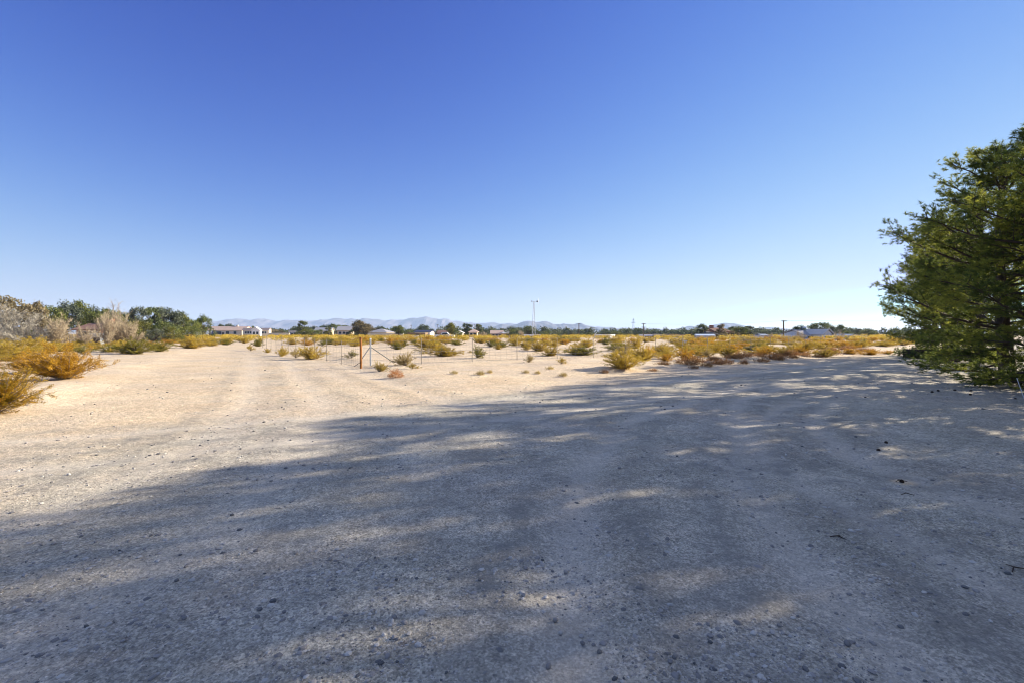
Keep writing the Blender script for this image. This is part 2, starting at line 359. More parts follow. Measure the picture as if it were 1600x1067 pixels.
# ------------------------------------------------------------------ mountains
def mountain(name, pts, d, depth, mat, seed, rough=.18):
    px = np.array([p[0] for p in pts], float); py = np.array([p[1] for p in pts], float)
    xx = np.linspace(px[0], px[-1], 520)
    H = (522.5 - np.interp(xx, px, py) + 2.6 * fbm(xx / 14, xx * 0, seed + 70, 5) * (np.interp(xx, px, py) < 519)) / FPX * d * .84
    t = np.linspace(0, 1, 34)
    XX, TT = np.meshgrid(xx, t)
    prof = np.where(TT < .55, sstep(0, .55, TT) ** .8, 1 - sstep(.55, 1, TT))
    wx = (XX - 800) / FPX * d; wy = d + (TT - .55) * depth
    ridge = np.abs(fbm(wx / (depth * .28) + TT * .8, wy / (depth * .5), seed, 5)) * 2
    spur = np.abs(fbm(wx / (depth * .09), wy / (depth * .4), seed + 9, 4)) * 2
    Hm = H[None] * (1 + .25 * (ridge - .35) * np.where(TT < .5, 1, .2)) 
    Zm = Hm * prof * (1 - rough * 1.6 * spur * (prof * (1 - prof) * 4)) - 16.0
    Zm += H[None] * .12 * fbm(wx / (depth * .05), wy / (depth * .05), seed + 3, 3) * prof
    m = MB(); a, c = XX.shape
    i = (np.arange(a - 1)[:, None] * c + np.arange(c - 1)[None]).ravel()
    m.add(np.stack([wx, wy, Zm], -1).reshape(-1, 3), np.stack([i, i + 1, i + c + 1, i + c], -1))
    o = m.build(name, mat, smooth=False); tag(o, kind='structure'); return o
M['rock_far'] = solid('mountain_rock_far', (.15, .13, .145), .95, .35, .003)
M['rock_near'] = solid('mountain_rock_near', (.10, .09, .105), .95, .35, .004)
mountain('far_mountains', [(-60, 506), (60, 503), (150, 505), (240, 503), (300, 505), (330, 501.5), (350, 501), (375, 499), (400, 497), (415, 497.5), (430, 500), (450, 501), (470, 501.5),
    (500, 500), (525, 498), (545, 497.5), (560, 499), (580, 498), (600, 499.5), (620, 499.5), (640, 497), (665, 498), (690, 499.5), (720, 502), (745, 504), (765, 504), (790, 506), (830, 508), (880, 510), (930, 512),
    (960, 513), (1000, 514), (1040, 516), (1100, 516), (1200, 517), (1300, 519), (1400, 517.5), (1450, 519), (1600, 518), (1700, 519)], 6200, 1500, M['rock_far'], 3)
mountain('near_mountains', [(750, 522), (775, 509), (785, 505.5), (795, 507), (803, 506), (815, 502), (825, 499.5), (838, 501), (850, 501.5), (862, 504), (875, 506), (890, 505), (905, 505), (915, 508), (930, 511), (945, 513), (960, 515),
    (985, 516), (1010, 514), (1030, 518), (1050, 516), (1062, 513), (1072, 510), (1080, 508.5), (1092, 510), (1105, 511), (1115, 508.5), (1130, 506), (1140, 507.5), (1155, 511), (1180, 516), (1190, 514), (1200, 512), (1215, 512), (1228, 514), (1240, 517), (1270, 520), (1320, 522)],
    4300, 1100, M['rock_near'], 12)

# ------------------------------------------------------------------ foliage generators
def unit(v): return v / (np.linalg.norm(v, axis=-1, keepdims=True) + 1e-9)
def quads_at(mb, c, dirs, L, W, rs, a, mat=0):      # leaf quads: long axis near dirs
    n = len(c); d = unit(dirs + rs.normal(0, .45, (n, 3))); s = unit(np.cross(d, rs.normal(0, 1, (n, 3))))
    L = np.broadcast_to(L, (n,))[:, None]; W = np.broadcast_to(W, (n,))[:, None]
    v = np.stack([c - s * W * .25, c + d * L * .5 - s * W * .5, c + d * L, c + d * L * .5 + s * W * .5], 1).reshape(-1, 3)
    f = np.arange(4 * n).reshape(n, 4); mb.add(v, f, mat, a)
def creosote(seed, nstem=34, nleaf=9000, spread=1.0, leggy=.35, leaf=.030, emin=.42):
    rs = np.random.RandomState(seed); wood, leaves = MB(), MB(); C, D = [], []
    tot = 0
    lobes = rs.uniform(0, 2 * math.pi, 5)
    for k in range(nstem):
        az = lobes[k % 5] + rs.normal(0, .7); el = rs.uniform(emin, 1.45); L = rs.uniform(.7, 1.08) * (1 if el > .9 else .9)
        d = np.array([math.cos(az) * math.cos(el) * spread, math.sin(az) * math.cos(el) * spread, math.sin(el)])
        t = np.linspace(0, 1, 6)[:, None]
        p = t * d * L + np.cumsum(rs.normal(0, .022, (6, 3)), 0) * (t > 0) + np.array([d[0], d[1], 0]) * .25 * (t ** 2) * L
        p[:, 2] = np.maximum(p[:, 2], 0); p[:, :2] += rs.normal(0, .035, 2)
        wood.tube(p, np.linspace(.011, .003, 6), 4, cap=False)
        for q in range(5):
            f = rs.uniform(leggy * .8, .95); i = min(int(f * 5), 4); b0 = p[i] + (p[i + 1] - p[i]) * (f * 5 - i)
            dd = unit(d + rs.normal(0, .55, 3)); l2 = rs.uniform(.14, .34)
            e = b0 + dd * l2 * np.array([1, 1, .8]); wood.tube([b0, (b0 + e) / 2 + rs.normal(0, .01, 3), e], [.005, .004, .0015], 3, cap=False)
            m = int(nleaf / nstem / 6); tt = rs.uniform(.15, 1.05, m)[:, None]
            C.append(b0 + tt * (e - b0) + rs.normal(0, .022, (m, 3))); D.append(np.tile(dd, (m, 1)))
        m = int(nleaf / nstem / 6); f = rs.uniform(leggy + .1, 1.0, m) * 5; i = np.minimum(f.astype(int), 4)
        C.append(p[i] + (p[i + 1] - p[i]) * (f - i)[:, None] + rs.normal(0, .028, (m, 3))); D.append(np.tile(d, (m, 1)))
    C = np.concatenate(C); D = np.concatenate(D); C[:, 2] = np.maximum(C[:, 2], .02)
    clump = vnoise(C[:, 0] * 6 + C[:, 2] * 4, C[:, 1] * 6 + C[:, 2] * 3, seed) + .5
    quads_at(leaves, C, D, rs.uniform(.7, 1.3, len(C)) * leaf, leaf * .55, rs, np.clip(clump * .6 + rs.uniform(0, .4, len(C)), 0, 1))
    return mesh_of(wood, 'stems', M['stem']), mesh_of(leaves, 'foliage', M['creo_gold'])
def place_shrub(meshes, x, y, h, wx, mat, name, label, cat, group, rz, lean=0):
    o = empty(name, (x, y, gh1(x, y) - .02), rz); o.scale = (wx, wx, h); tag(o, label, cat, group)
    for nm, me in zip(('stems', 'foliage'), meshes):
        c = bpy.data.objects.new(nm, me); SC.collection.objects.link(c); c.parent = o
        if nm == 'foliage': c.material_slots[0].link = 'OBJECT'; c.material_slots[0].material = mat
    return o
CREO = [creosote(11, 40, 14000, 1.05, .15, .034), creosote(12, 46, 16000, 1.1, .1, .034), creosote(13, 38, 11000, 1.15, .25, .034), creosote(14, 54, 18000, 1.0, .05, .034), creosote(15, 30, 8000, .95, .4, .032)]
CREO_N = [creosote(21, 70, 36000, 1.05, .15, .026, .6), creosote(22, 70, 36000, 1.15, .15, .026, .7), creosote(23, 60, 30000, 1.1, .15, .026)]
def tumbleweed(seed):
    rs = np.random.RandomState(seed); wood, lv = MB(), MB(); n = 700
    d = unit(rs.normal(0, 1, (n, 3))); d[:, 2] = np.abs(d[:, 2]); c = d * rs.uniform(.15, .42, (n, 1)) + [0, 0, .08]
    quads_at(lv, c, d + rs.normal(0, .6, (n, 3)), rs.uniform(.08, .22, n), .016, rs, rs.uniform(0, 1, n))
    for k in range(24):
        a = unit(rs.normal(0, 1, 3)); a[2] = abs(a[2]); wood.tube([[0, 0, 0], a * .25 + rs.normal(0, .03, 3), a * .48], [.007, .005, .002], 3, cap=False)
    return mesh_of(wood, 'stems', M['stem']), mesh_of(lv, 'foliage', M['tumble'])
TUMB = tumbleweed(4)

NAMES = {'gold': 'golden', 'olive': 'olive green', 'orange': 'orange', 'pale': 'pale'}
print('creosote extents', [(round(float(max(abs(v.co.x) for v in me[1].vertices)), 2), round(float(max(v.co.z for v in me[1].vertices)), 2)) for me in CREO])
BUSHES = []      # (x, y, radius) so that the scattered ones keep clear
GRP = 'creosote bushes growing across the desert'
def bush(px, py, wpx, hpx, col, k, label, near=False, leggy=None):
    x, y = gp(px, py); d = y
    h = hpx / FPX * d; wd = wpx / FPX * d
    rs = np.random.RandomState(int(px * 7 + py)); lst = CREO_N if near else CREO
    o = place_shrub(lst[k % len(lst)], x, y, h / 1.2, wd / 1.7, M['creo_' + col], 'creosote_bush', label, 'bush', GRP, rs.uniform(0, 6))
    BUSHES.append((x, y, wd / 2)); return o
bush(102, 592, 112, 62, 'orange', 0, 'large orange creosote bush at the edge of the sandy track near the corner', True)
bush(-8, 646, 140, 80, 'mixed', 1, 'olive and orange creosote bush hanging over the sand nearest the camera', True)
bush(56, 582, 80, 42, 'orange', 2, 'orange creosote bush overlapping the near side of the large orange one', True)
bush(22, 562, 92, 36, 'gold', 2, 'wide golden creosote bush behind the large orange one', True)
bush(-40, 575, 70, 40, 'gold', 1, 'golden creosote bush partly outside the picture edge beside the wide golden one', True)
bush(55, 548, 60, 26, 'gold', 1, 'golden creosote bush between the grey bare thicket and the large orange bush')
bush(212, 553, 62, 30, 'olive', 3, 'bigger of the two dense green creosote bushes beside the sandy track')
bush(250, 549, 42, 20, 'olive', 1, 'smaller of the two dense green creosote bushes beside the sandy track')
bush(170, 550, 40, 16, 'olive', 0, 'low green creosote bush just behind the large orange one')
bush(296, 544, 52, 21, 'gold', 3, 'full golden creosote bush where the sandy track fades out')
bush(330, 541, 36, 16, 'gold', 0, 'golden creosote bush closing the far end of the sandy track')
bush(440, 556, 24, 18, 'gold', 2, 'small upright golden creosote bush with a long shadow beside the track')
bush(418, 551, 13, 9, 'gold', 0, 'tiny golden creosote bush by the side fence posts')
bush(392, 548, 16, 12, 'gold', 4, 'small sparse creosote bush at the verge of the track by the side fence')
bush(487, 561, 50, 27, 'gold', 0, 'broad golden creosote bush outside the side fence casting a long shadow')
bush(463, 559, 24, 18, 'pale', 4, 'straggly pale creosote bush leaning on the broad golden one')
bush(549, 559, 26, 15, 'olive', 4, 'flat topped leggy green creosote bush before the rusty corner post')
bush(592, 580, 26, 20, 'gold', 2, 'thin golden creosote bush at the foot of the steel brace post')
bush(634, 571, 36, 27, 'pale', 2, 'loose pale creosote bush growing through the fence beside the brace rail')
bush(645, 576, 24, 12, 'gold', 4, 'low golden creosote bush next to the loose pale one at the fence')
bush(684, 549, 28, 18, 'olive', 1, 'round olive creosote bush inside the fence with clear sand around it')
bush(620, 546, 22, 14, 'olive', 3, 'small dense olive creosote bush inside the fence behind the brace rail')
bush(745, 559, 27, 25, 'olive', 2, 'vase shaped creosote bush standing alone just inside the fence')
bush(779, 546, 15, 11, 'gold', 3, 'small golden creosote bush on bare sand inside the fence')
bush(826, 566, 24, 16, 'pale', 4, 'sparse low creosote bush on the fence line below the wind tower')
bush(860, 556, 38, 18, 'gold', 1, 'wide golden creosote bush with pale twigs inside the fence')
bush(822, 547, 20, 11, 'gold', 3, 'compact golden creosote bush directly below the wind tower')
bush(877, 568, 20, 13, 'gold', 4, 'little spindly creosote bush on the fence line right of the wind tower')
bush(974, 573, 74, 36, 'gold', 2, 'largest golden creosote bush beside the gravel road with a streaked shadow', True)
bush(1006, 563, 50, 26, 'gold', 3, 'tall golden creosote bush pressed against the back of the largest one', True)
bush(1041, 564, 24, 15, 'orange', 3, 'small rounded orange creosote bush beside the largest golden one')
bush(1073, 562, 40, 22, 'orange', 1, 'bright orange creosote bush on the road bank next to the rounded one')
bush(1140, 558, 34, 21, 'gold', 3, 'yellow creosote bush on the sandy bank above the dark weed patch')
bush(1107, 558, 30, 16, 'pale', 4, 'dry pale creosote bush between two bright ones on the road bank')
bush(1195, 557, 32, 20, 'orange', 1, 'bushy orange creosote bush on the bank before the near utility pole')
bush(1223, 557, 30, 19, 'gold', 0, 'golden creosote bush right at the line of the near utility pole')
bush(1252, 554, 34, 15, 'orange', 3, 'orange creosote bush just past the near utility pole on the bank')
bush(1290, 553, 40, 17, 'gold', 1, 'broad yellow creosote bush on the bank before the steep roofed white house')
bush(1330, 553, 34, 12, 'orange', 3, 'low orange creosote bush in the road side row')
bush(1360, 554, 40, 11, 'orange', 1, 'flat orange creosote bush near the end of the road side row')
bush(1386, 553, 24, 8, 'orange', 0, 'last and lowest orange creosote bush at the end of the road side row')
x, y = gp(618, 590)
o = place_shrub(TUMB, x, y, .62, .62, M['tumble'], 'tumbleweed', 'round reddish tumbleweed sitting on bare sand before the fence corner', 'tumbleweed', None, .4)

# ------------------------------------------------------------------ fences, posts
def tpost(mb, x, y, z, h):
    mb.box(x - .022, x + .022, y - .005, y + .005, z - .1, z + h); mb.box(x - .005, x + .005, y - .03, y + .004, z - .1, z + h - .002)
def fence(name, label, pts, step, h, start, nwires=5, mat='tpost', skip=(), pname='fence_post', jitter=.02, mesh=True):
    rs = np.random.RandomState(int(pts[0][0] * 10) & 255)
    root = empty(name, (pts[0][0], pts[0][1], gh1(*pts[0]))); tag(root, label, 'fence'); ox, oy, oz = root.location
    P = []
    for (x0, y0), (x1, y1) in zip(pts[:-1], pts[1:]):
        L = math.hypot(x1 - x0, y1 - y0); n = max(1, round(L / step))
        for k in range(n): P.append((x0 + (x1 - x0) * k / n, y0 + (y1 - y0) * k / n))
    P.append(pts[-1]); P = [(x, y, gh1(x, y)) for x, y in P]
    for k, (x, y, z) in enumerate(P):
        if k < start: continue
        m = MB(); hh = h + rs.uniform(-.04, .05); lx = rs.uniform(-jitter, jitter)
        m.tube([(x - ox, y - oy, z - oz - .1), (x - ox + lx, y - oy, z - oz + hh)], .017, 4)
        m.build(pname, M[mat], root)
    for q in range(nwires):
        zz = h * (.06 + .90 * q / (nwires - 1)); m = MB(); pp = []
        for k in range(len(P) - 1):
            a, b = np.array(P[k]), np.array(P[k + 1])
            for t in (0, .25, .5, .75):
                p = a * (1 - t) + b * t; p[2] += zz - .03 * 4 * t * (1 - t); pp.append(p - (ox, oy, oz))
        pp.append(np.array(P[-1]) + [0, 0, zz] - (ox, oy, oz))
        m.tube(pp, .0045, 3, cap=False); m.build('fence_wire', M['wire'], root)
    if mesh:
        for k in range(min(len(P) - 1, 8)):
            a, b = np.array(P[k]), np.array(P[k + 1]); n = int(np.linalg.norm(b - a) / .3); m = MB(); O_ = np.array([ox, oy, oz])
            m.tube([a - O_ + [0, 0, .05], b - O_ + [0, 0, .05]], .003, 3, cap=False)
            for t in range(1, n):
                p = a + (b - a) * t / n - (ox, oy, oz); m.tube([p + [0, 0, .05], p + [0, 0, h * .95]], .0022, 3, cap=False)
            m.build('mesh_panel', M['wire'], root)
    return root
cx, cy = gp(564, 575.5)
A = [(cx + .15, cy + .1), gp(578, 571), gp(626, 569.5), gp(693, 568), gp(751, 567), gp(802, 564.5), gp(880, 560), gp(945, 559.5), gp(1021, 557), gp(1095, 553), gp(1178, 549), gp(1260, 547), gp(1357, 545)]
A = [(cx + .1, cy + .1)] + [(cx + .1 + (34.0 - cx) * t, cy + .1 + (47.0 - cy) * t) for t in (1.0,)]
fence('wire_fence', 'wire fence on thin steel posts running beside the gravel road', A, 2.75, 1.18, 1, 5)
B = [(cx - .1, cy + .1), (cx - 18.5, cy + 27.5)]
fence('wire_fence', 'wire fence running away along the sandy track', B, 2.9, 1.15, 1, 5)
z = gh1(cx, cy)
m = MB(); m.tube([(0, 0, -.3), (.005, 0, .8), (-.01, 0, 1.36)], [.052, .051, .05], 14)
o = m.build('corner_post', M['rust'], smooth=False); o.location = (cx, cy, z)
tag(o, 'rusty orange steel corner post where the two wire fences meet', 'post')
bx, by = gp(579, 571); br = empty('brace_post', (bx, by, gh1(bx, by))); tag(br, 'galvanised fence brace post with two slanting dark rails', 'post')
m = MB(); m.tube([(0, 0, -.2), (0, 0, 1.22)], .036, 10); m.build('post', M['galv'], br)
m = MB(); m.tube([(0, 0, 1.22), (0, 0, 1.26)], [.045, .025], 10); m.build('post_cap', M['whitepost'], br)
m = MB(); m.tube([(-.02, -.01, .85), (cx - bx + .06, cy - by, .42)], .02, 8); m.build('brace_rail', M['dark_steel'], br)
ex, ey = gp(614, 566.5)
m = MB(); m.tube([(.03, 0, .85), (ex - bx, ey - by, .05)], .02, 8); m.build('brace_rail', M['dark_steel'], br)
m = MB(); m.tube([(cx - bx - .42, cy - by + .4, .03), (cx - bx - .06, cy - by + .02, .22)], .012, 6); m.build('ground_stay', M['dark_steel'], br)

# row of wooden stakes by the brick house
sx, sy = bearing(96, 62)
st = empty('stake_fence', (sx, sy, gh1(sx, sy))); tag(st, 'row of short dark wooden stakes before the brick house', 'fence')
rs = np.random.RandomState(5)
for k in range(9):
    m = MB(); px_ = k * .36 + rs.uniform(-.06, .06); m.tube([(px_, 0, -.1), (px_ + rs.uniform(-.04, .04), 0, rs.uniform(.75, 1.3))], .055, 6); m.build('stake', M['dark_wood'], st)

# ------------------------------------------------------------------ pines
def pine(seed, H, RAD, low=.9, full=1.0):
    rs = np.random.RandomState(seed); wood, lv = MB(), MB()
    n = 12; t = np.linspace(0, 1, n); lean = rs.normal(0, .02, 2)
    tr = np.stack([lean[0] * t * H + .12 * np.sin(t * 5 + seed), lean[1] * t * H + .10 * np.cos(t * 4 + seed), t * H - .1], -1)
    tr[0, 2] = -.2
    wood.tube(tr, .19 * (1 - t) ** .8 + .02, 10)
    TC, TD = [], []
    z = low
    while z < H - .15:
        tz = z / H; prof = (.86 + .54 * tz) if tz < .26 else (1 - ((tz - .26) / .74) ** 1.9) ** .72
        for q in range(rs.randint(2, 5)):
            az = rs.uniform(0, 2 * math.pi); L = RAD * prof * rs.uniform(.45, 1.2)
            if rs.rand() < .12: L *= 1.15
            el0 = (.02 + .80 * tz) + rs.normal(0, .12) - (.25 if tz < .2 else 0)
            b0 = np.array([np.interp(z, tr[:, 2], tr[:, 0]), np.interp(z, tr[:, 2], tr[:, 1]), z])
            s = np.linspace(0, 1, 7); hd = np.array([math.cos(az), math.sin(az)])
            bend = rs.normal(0, .12); hp = np.array([-hd[1], hd[0]])
            rr = L * s * math.cos(el0)
            P = np.zeros((7, 3)); P[:, :2] = b0[:2] + rr[:, None] * hd + (bend * s ** 2 * L)[:, None] * hp
            P[:, 2] = z + L * s * math.sin(el0) - .10 * L * s + .22 * L * s ** 2.2 * (1 if tz > .15 else .1)
            P[1:] += rs.normal(0, .03, (6, 3)); P[:, 2] -= (.35 * L * s ** 1.5 if tz < .13 else 0); P[:, 2] = np.maximum(P[:, 2], .22 + .05 * s)
            wood.tube(P, .052 * (1 - s * .85) * (L / RAD) ** .5 + .003, 5, cap=False)
            if L > .8:
                ne = int((30 * L / RAD + 8) * full ** 1.5); ball = unit(rs.normal(0, 1, (ne, 3))) * rs.uniform(.2, 1, (ne, 1)) * [.38 * full, .38 * full, .30 * full] * (L / RAD) ** .5
                TC.append(P[5] * .6 + P[6] * .4 + ball + [0, 0, .05]); TD.append(unit(ball + [*(hd * .25), .12]))
            k = int(L / .17)
            for i in range(k):
                f = .22 + .80 * (i + rs.rand()) / k; f = min(f, .995); a = f * 6; j = int(a); c = P[j] + (P[j + 1] - P[j]) * (a - j)
                dd = unit(P[j + 1] - P[j]); side = 1 if i % 2 else -1
                d2 = unit(dd * .75 + side * np.array([*hp, 0]) * rs.uniform(.5, 1.1) + np.array([0, 0, rs.normal(.12, .35)]))
                l2 = L * .34 * (1.12 - .75 * f) * rs.uniform(.6, 1.4) + .14
                e = c + d2 * l2 + [0, 0, .08 * l2]
                wood.tube([c, (c + e) / 2 + rs.normal(0, .02, 3), e], [.012, .008, .004], 3, cap=False)
                m = max(3, int(l2 / .075)); tt = rs.uniform(.3, 1.05, m)[:, None]
                pc = c + (e - c) * tt; TC.append(pc + rs.normal(0, .05, (m, 3))); TD.append(unit(d2 + rs.normal(0, .45, (m, 3)) + [0, 0, .15]))
        z += rs.uniform(.20, .42) / full
    C = np.concatenate(TC); D = np.concatenate(TD); NN = 30
    n = len(C); c = np.repeat(C, NN, 0) + np.repeat(D, NN, 0) * rs.uniform(-.05, .05, (n * NN, 1)); d = unit(np.repeat(D, NN, 0) + rs.normal(0, .7, (n * NN, 3)))
    L = rs.uniform(.06, .125, (n * NN, 1)); s = unit(np.cross(d, rs.normal(0, 1, (n * NN, 3)))) * .0052
    v = np.stack([c - s, c + s, c + d * L], 1).reshape(-1, 3)
    base = np.repeat(np.clip(rs.uniform(0, .35, n) + .95 * (vnoise(C[:, 0] * 1.1, C[:, 1] * 1.1 + C[:, 2] * 1.3, seed) + .3), 0, 1), NN)
    lv.add(v, np.arange(3 * n * NN).reshape(-1, 3), 0, np.clip(base + rs.uniform(-.1, .25, n * NN), 0, 1))
    print('pine tufts', n)
    return mesh_of(wood, 'trunk', M['bark'], True), mesh_of(lv, 'crown', M['pine'])
PINES = [pine(31, 8.0, 2.7, .45), pine(32, 8.6, 2.6, .6), pine(33, 7.7, 2.8, .35)]
PINES += [pine(34, 8.0, 2.7, .4, 1.3), pine(35, 8.6, 2.6, .5, 1.3), pine(36, 7.7, 2.8, .35, 1.3)]
def put_pine(s, perp, k, rz, sc, label, lift=0):
    x = s * .588 + perp * .809; y = s * .809 - perp * .588
    o = empty('pine_tree', (x, y, gh1(x, y)), rz); o.scale = (sc[0], sc[0], sc[1]); tag(o, label, 'tree', 'pine trees lining the gravel road')
    for nm, me in zip(('trunk', 'crown'), PINES[k]):
        c = bpy.data.objects.new(nm, me); SC.collection.objects.link(c); c.parent = o
    return o
PL = [(3.5, 7.2, 0, .3, (1, 1.0), 'pine tree farthest back beside the camera, seen only by its shadow'),
      (7.2, 6.9, 1, 1.9, (1.0, 1.06), 'second pine beside the camera, seen only by its shadow'),
      (10.8, 6.7, 2, 4.4, (1.1, 1.3), 'third pine beside the camera, seen only by its shadow'),
      (14.4, 6.5, 0, 2.7, (.98, 1.25), 'pine just outside the picture before the nearest visible one'),
      (18.6, 4.5, 4, 5.2, (1.12, .84), 'nearest and tallest pine of the roadside row, cut by the picture edge'),
      (22.6, 3.9, 5, .9, (1.12, 1.0), 'second nearest pine of the roadside row with low hanging boughs'),
      (30.6, 4.2, 4, 3.3, (.95, .98), 'third nearest pine of the roadside row with sunlit yellow green boughs'),
      (34.4, 3.9, 3, 5.9, (.9, .98), 'fourth nearest pine of the roadside row'),
      (38.6, 3.9, 5, 2.2, (.9, 1.0), 'fifth nearest pine of the roadside row'),
      (43.0, 3.9, 4, 4.0, (.85, .93), 'farthest pine of the roadside row with a thin drooping outer branch')]
PL += [(18.0, 7.6, 2, 1.1, (1.1, 1.42), 'tall pine outside the picture behind the row, seen only by its shadow'), (22.6, 8.0, 1, 4.1, (1.0, 1.22), 'tall pine behind the nearest visible ones, seen only by its shadow')]
for a in PL: put_pine(*a)

# fence under the pines
def rowpt(s, p): return s * .588 + p * .809, s * .809 - p * .588
fence('wire_fence', 'wire fence on pale posts running under the pine row', [rowpt(15, 6.6), rowpt(42, 5.6)], 3.3, 1.25, 0, 4, 'galv', mesh=False)
x, y = gp(1588, 622)
m = MB(); m.tube([(0, 0, .5), (.14, -.05, 0)], .008, 6); o = m.build('white_stake', M['whitepost']); o.location = (x, y, gh1(x, y)); tag(o, 'thin white pole leaning beside the pine row fence', 'pole')

# ------------------------------------------------------------------ background trees
def broadleaf(seed, nleaf=3200, shape='round', leaf=.26):
    """unit tree: height 1, crown radius about .45 ; scaled when placed"""
    rs = np.random.RandomState(seed); wood, lv = MB(), MB(); C = []
    lf = leaf / 6.0
    nb = 26 if shape == 'round' else 34
    wood.tube([(0, 0, -.03), (.01, .01, .2), (rs.normal(0, .02), rs.normal(0, .02), .55)], [.035, .028, .012], 7)
    for k in range(nb):
        if shape == 'round':
            d = unit(rs.normal(0, 1, 3)); r = rs.uniform(.5, 1) ; c = np.array([d[0] * .36 * r, d[1] * .36 * r, .58 + d[2] * .30 * r]); rad = rs.uniform(.09, .17)
        elif shape == 'tall':
            zz = rs.uniform(.14, .95); rr = .20 * (1 - zz) ** .5 + .05; a = rs.uniform(0, 6.28); c = np.array([math.cos(a) * rr, math.sin(a) * rr, zz]); rad = rs.uniform(.06, .12)
        elif shape == 'pine':
            zz = rs.uniform(.18, .95); rr = .40 * (1 - zz) ** .75 + .03; a = rs.uniform(0, 6.28); c = np.array([math.cos(a) * rr * rs.uniform(.4, 1), math.sin(a) * rr * rs.uniform(.4, 1), zz]); rad = rs.uniform(.06, .12)
        else:
            d = unit(rs.normal(0, 1, 3)); c = np.array([d[0] * .44, d[1] * .44, .38 + d[2] * .34]); rad = rs.uniform(.09, .17)
        wood.tube([(0, 0, max(.1, c[2] * .45)), c * .6 + rs.normal(0, .02, 3), c], [.012, .008, .003], 4, cap=False)
        n = int(nleaf / nb); e = unit(rs.normal(0, 1, (n, 3))) * (rs.uniform(0, 1, (n, 1)) ** .45) * rad * [1.15, 1.15, .8]
        C.append((c + e, np.full(n, rs.uniform(0, .6))))
    P = np.concatenate([a for a, b in C]); V = np.concatenate([b for a, b in C])
    P[:, 2] = np.maximum(P[:, 2], .02)
    quads_at(lv, P, rs.normal(0, 1, P.shape), rs.uniform(.6, 1.4, len(P)) * lf, lf * .7, rs, np.clip(V + rs.uniform(0, .4, len(P)), 0, 1))
    return mesh_of(wood, 'trunk', M['bark']), mesh_of(lv, 'crown', M['tree_green'])
def bare(seed, nt=2400):
    rs = np.random.RandomState(seed); wood, lv = MB(), MB(); C, D, S = [], [], []
    for k in range(30):
        az = rs.uniform(0, 6.28); el = rs.uniform(.35, 1.45); L = rs.uniform(.6, 1.0)
        d = np.array([math.cos(az) * math.cos(el) * .8, math.sin(az) * math.cos(el) * .8, math.sin(el)]); s = np.linspace(0, 1, 6)[:, None]
        p = d * L * s + np.cumsum(rs.normal(0, .02, (6, 3)), 0) * (s > 0); p[:, 2] = np.maximum(p[:, 2], 0)
        wood.tube(p, np.linspace(.013, .002, 6), 4, cap=False)
        n = nt // 30; f = rs.uniform(.15, 1, n) * 5; i = np.minimum(f.astype(int), 4)
        b = p[i] + (p[i + 1] - p[i]) * (f - i)[:, None]; dd = unit(d + rs.normal(0, .6, (n, 3)))
        l = rs.uniform(.08, .22, (n, 1)); C.append(b); D.append(dd * l)
    C = np.concatenate(C); D = np.concatenate(D); n = len(C)
    for rep in range(2):
        sd_ = unit(np.cross(D, rs.normal(0, 1, (n, 3)))) * .0035; mid = C + D * .5 + rs.normal(0, .012, (n, 3))
        v = np.stack([C - sd_, C + sd_, mid + sd_ * .8, mid - sd_ * .8], 1).reshape(-1, 3); lv.add(v, np.arange(4 * n).reshape(-1, 4), 0, rs.uniform(0, 1, n))
        v = np.stack([mid - sd_ * .8, mid + sd_ * .8, C + D], 1).reshape(-1, 3); lv.add(v, np.arange(3 * n).reshape(-1, 3), 0, rs.uniform(0, 1, n))
        C = C + D * rs.uniform(.3, .9, (n, 1)); D = unit(D + rs.normal(0, .06, (n, 3))) * rs.uniform(.05, .14, (n, 1))
    return mesh_of(wood, 'trunk', M['stem']), mesh_of(lv, 'twigs', M['twig_pale'])
TP = {'round': [broadleaf(41), broadleaf(42), broadleaf(43, 2400)], 'tall': [broadleaf(44, 3000, 'tall'), broadleaf(45, 2400, 'tall')],
      'pine': [broadleaf(46, 3200, 'pine'), broadleaf(47, 2800, 'pine')], 'mound': [broadleaf(48, 3000, 'mound'), broadleaf(49, 3000, 'mound')], 'bare': [bare(51), bare(52)]}
WID = {'round': .92, 'tall': .5, 'pine': .8, 'mound': 1.1, 'bare': 1.45}
TREES = 0
def ftree(px, top, wpx, d, shape, mat, label, group='trees around the distant houses'):
    global TREES; TREES += 1
    x, y = bearing(px, d); z = gh1(x, y); u, f, zz = ray(px, top); ztop = CAMH + zz / f * d
    h = ztop - z; wd = wpx / FPX * d / WID[shape] * (1.0 if shape == 'bare' else 1.15 if d < 130 and px < 340 else 1.35); k = TREES % len(TP[shape])
    o = empty('dead_tree' if shape == 'bare' else 'tree', (x, y, z), (TREES * 2.4) % 6.28); o.scale = (wd, wd, h); tag(o, label, 'tree', group)
    for nm, me in zip(('trunk', 'twigs' if shape == 'bare' else 'crown'), TP[shape][k]):
        c = bpy.data.objects.new(nm, me); SC.collection.objects.link(c); c.parent = o
        if nm != 'trunk': c.material_slots[0].link = 'OBJECT'; c.material_slots[0].material = M[mat]
G1 = 'trees and dead thickets by the brick house'
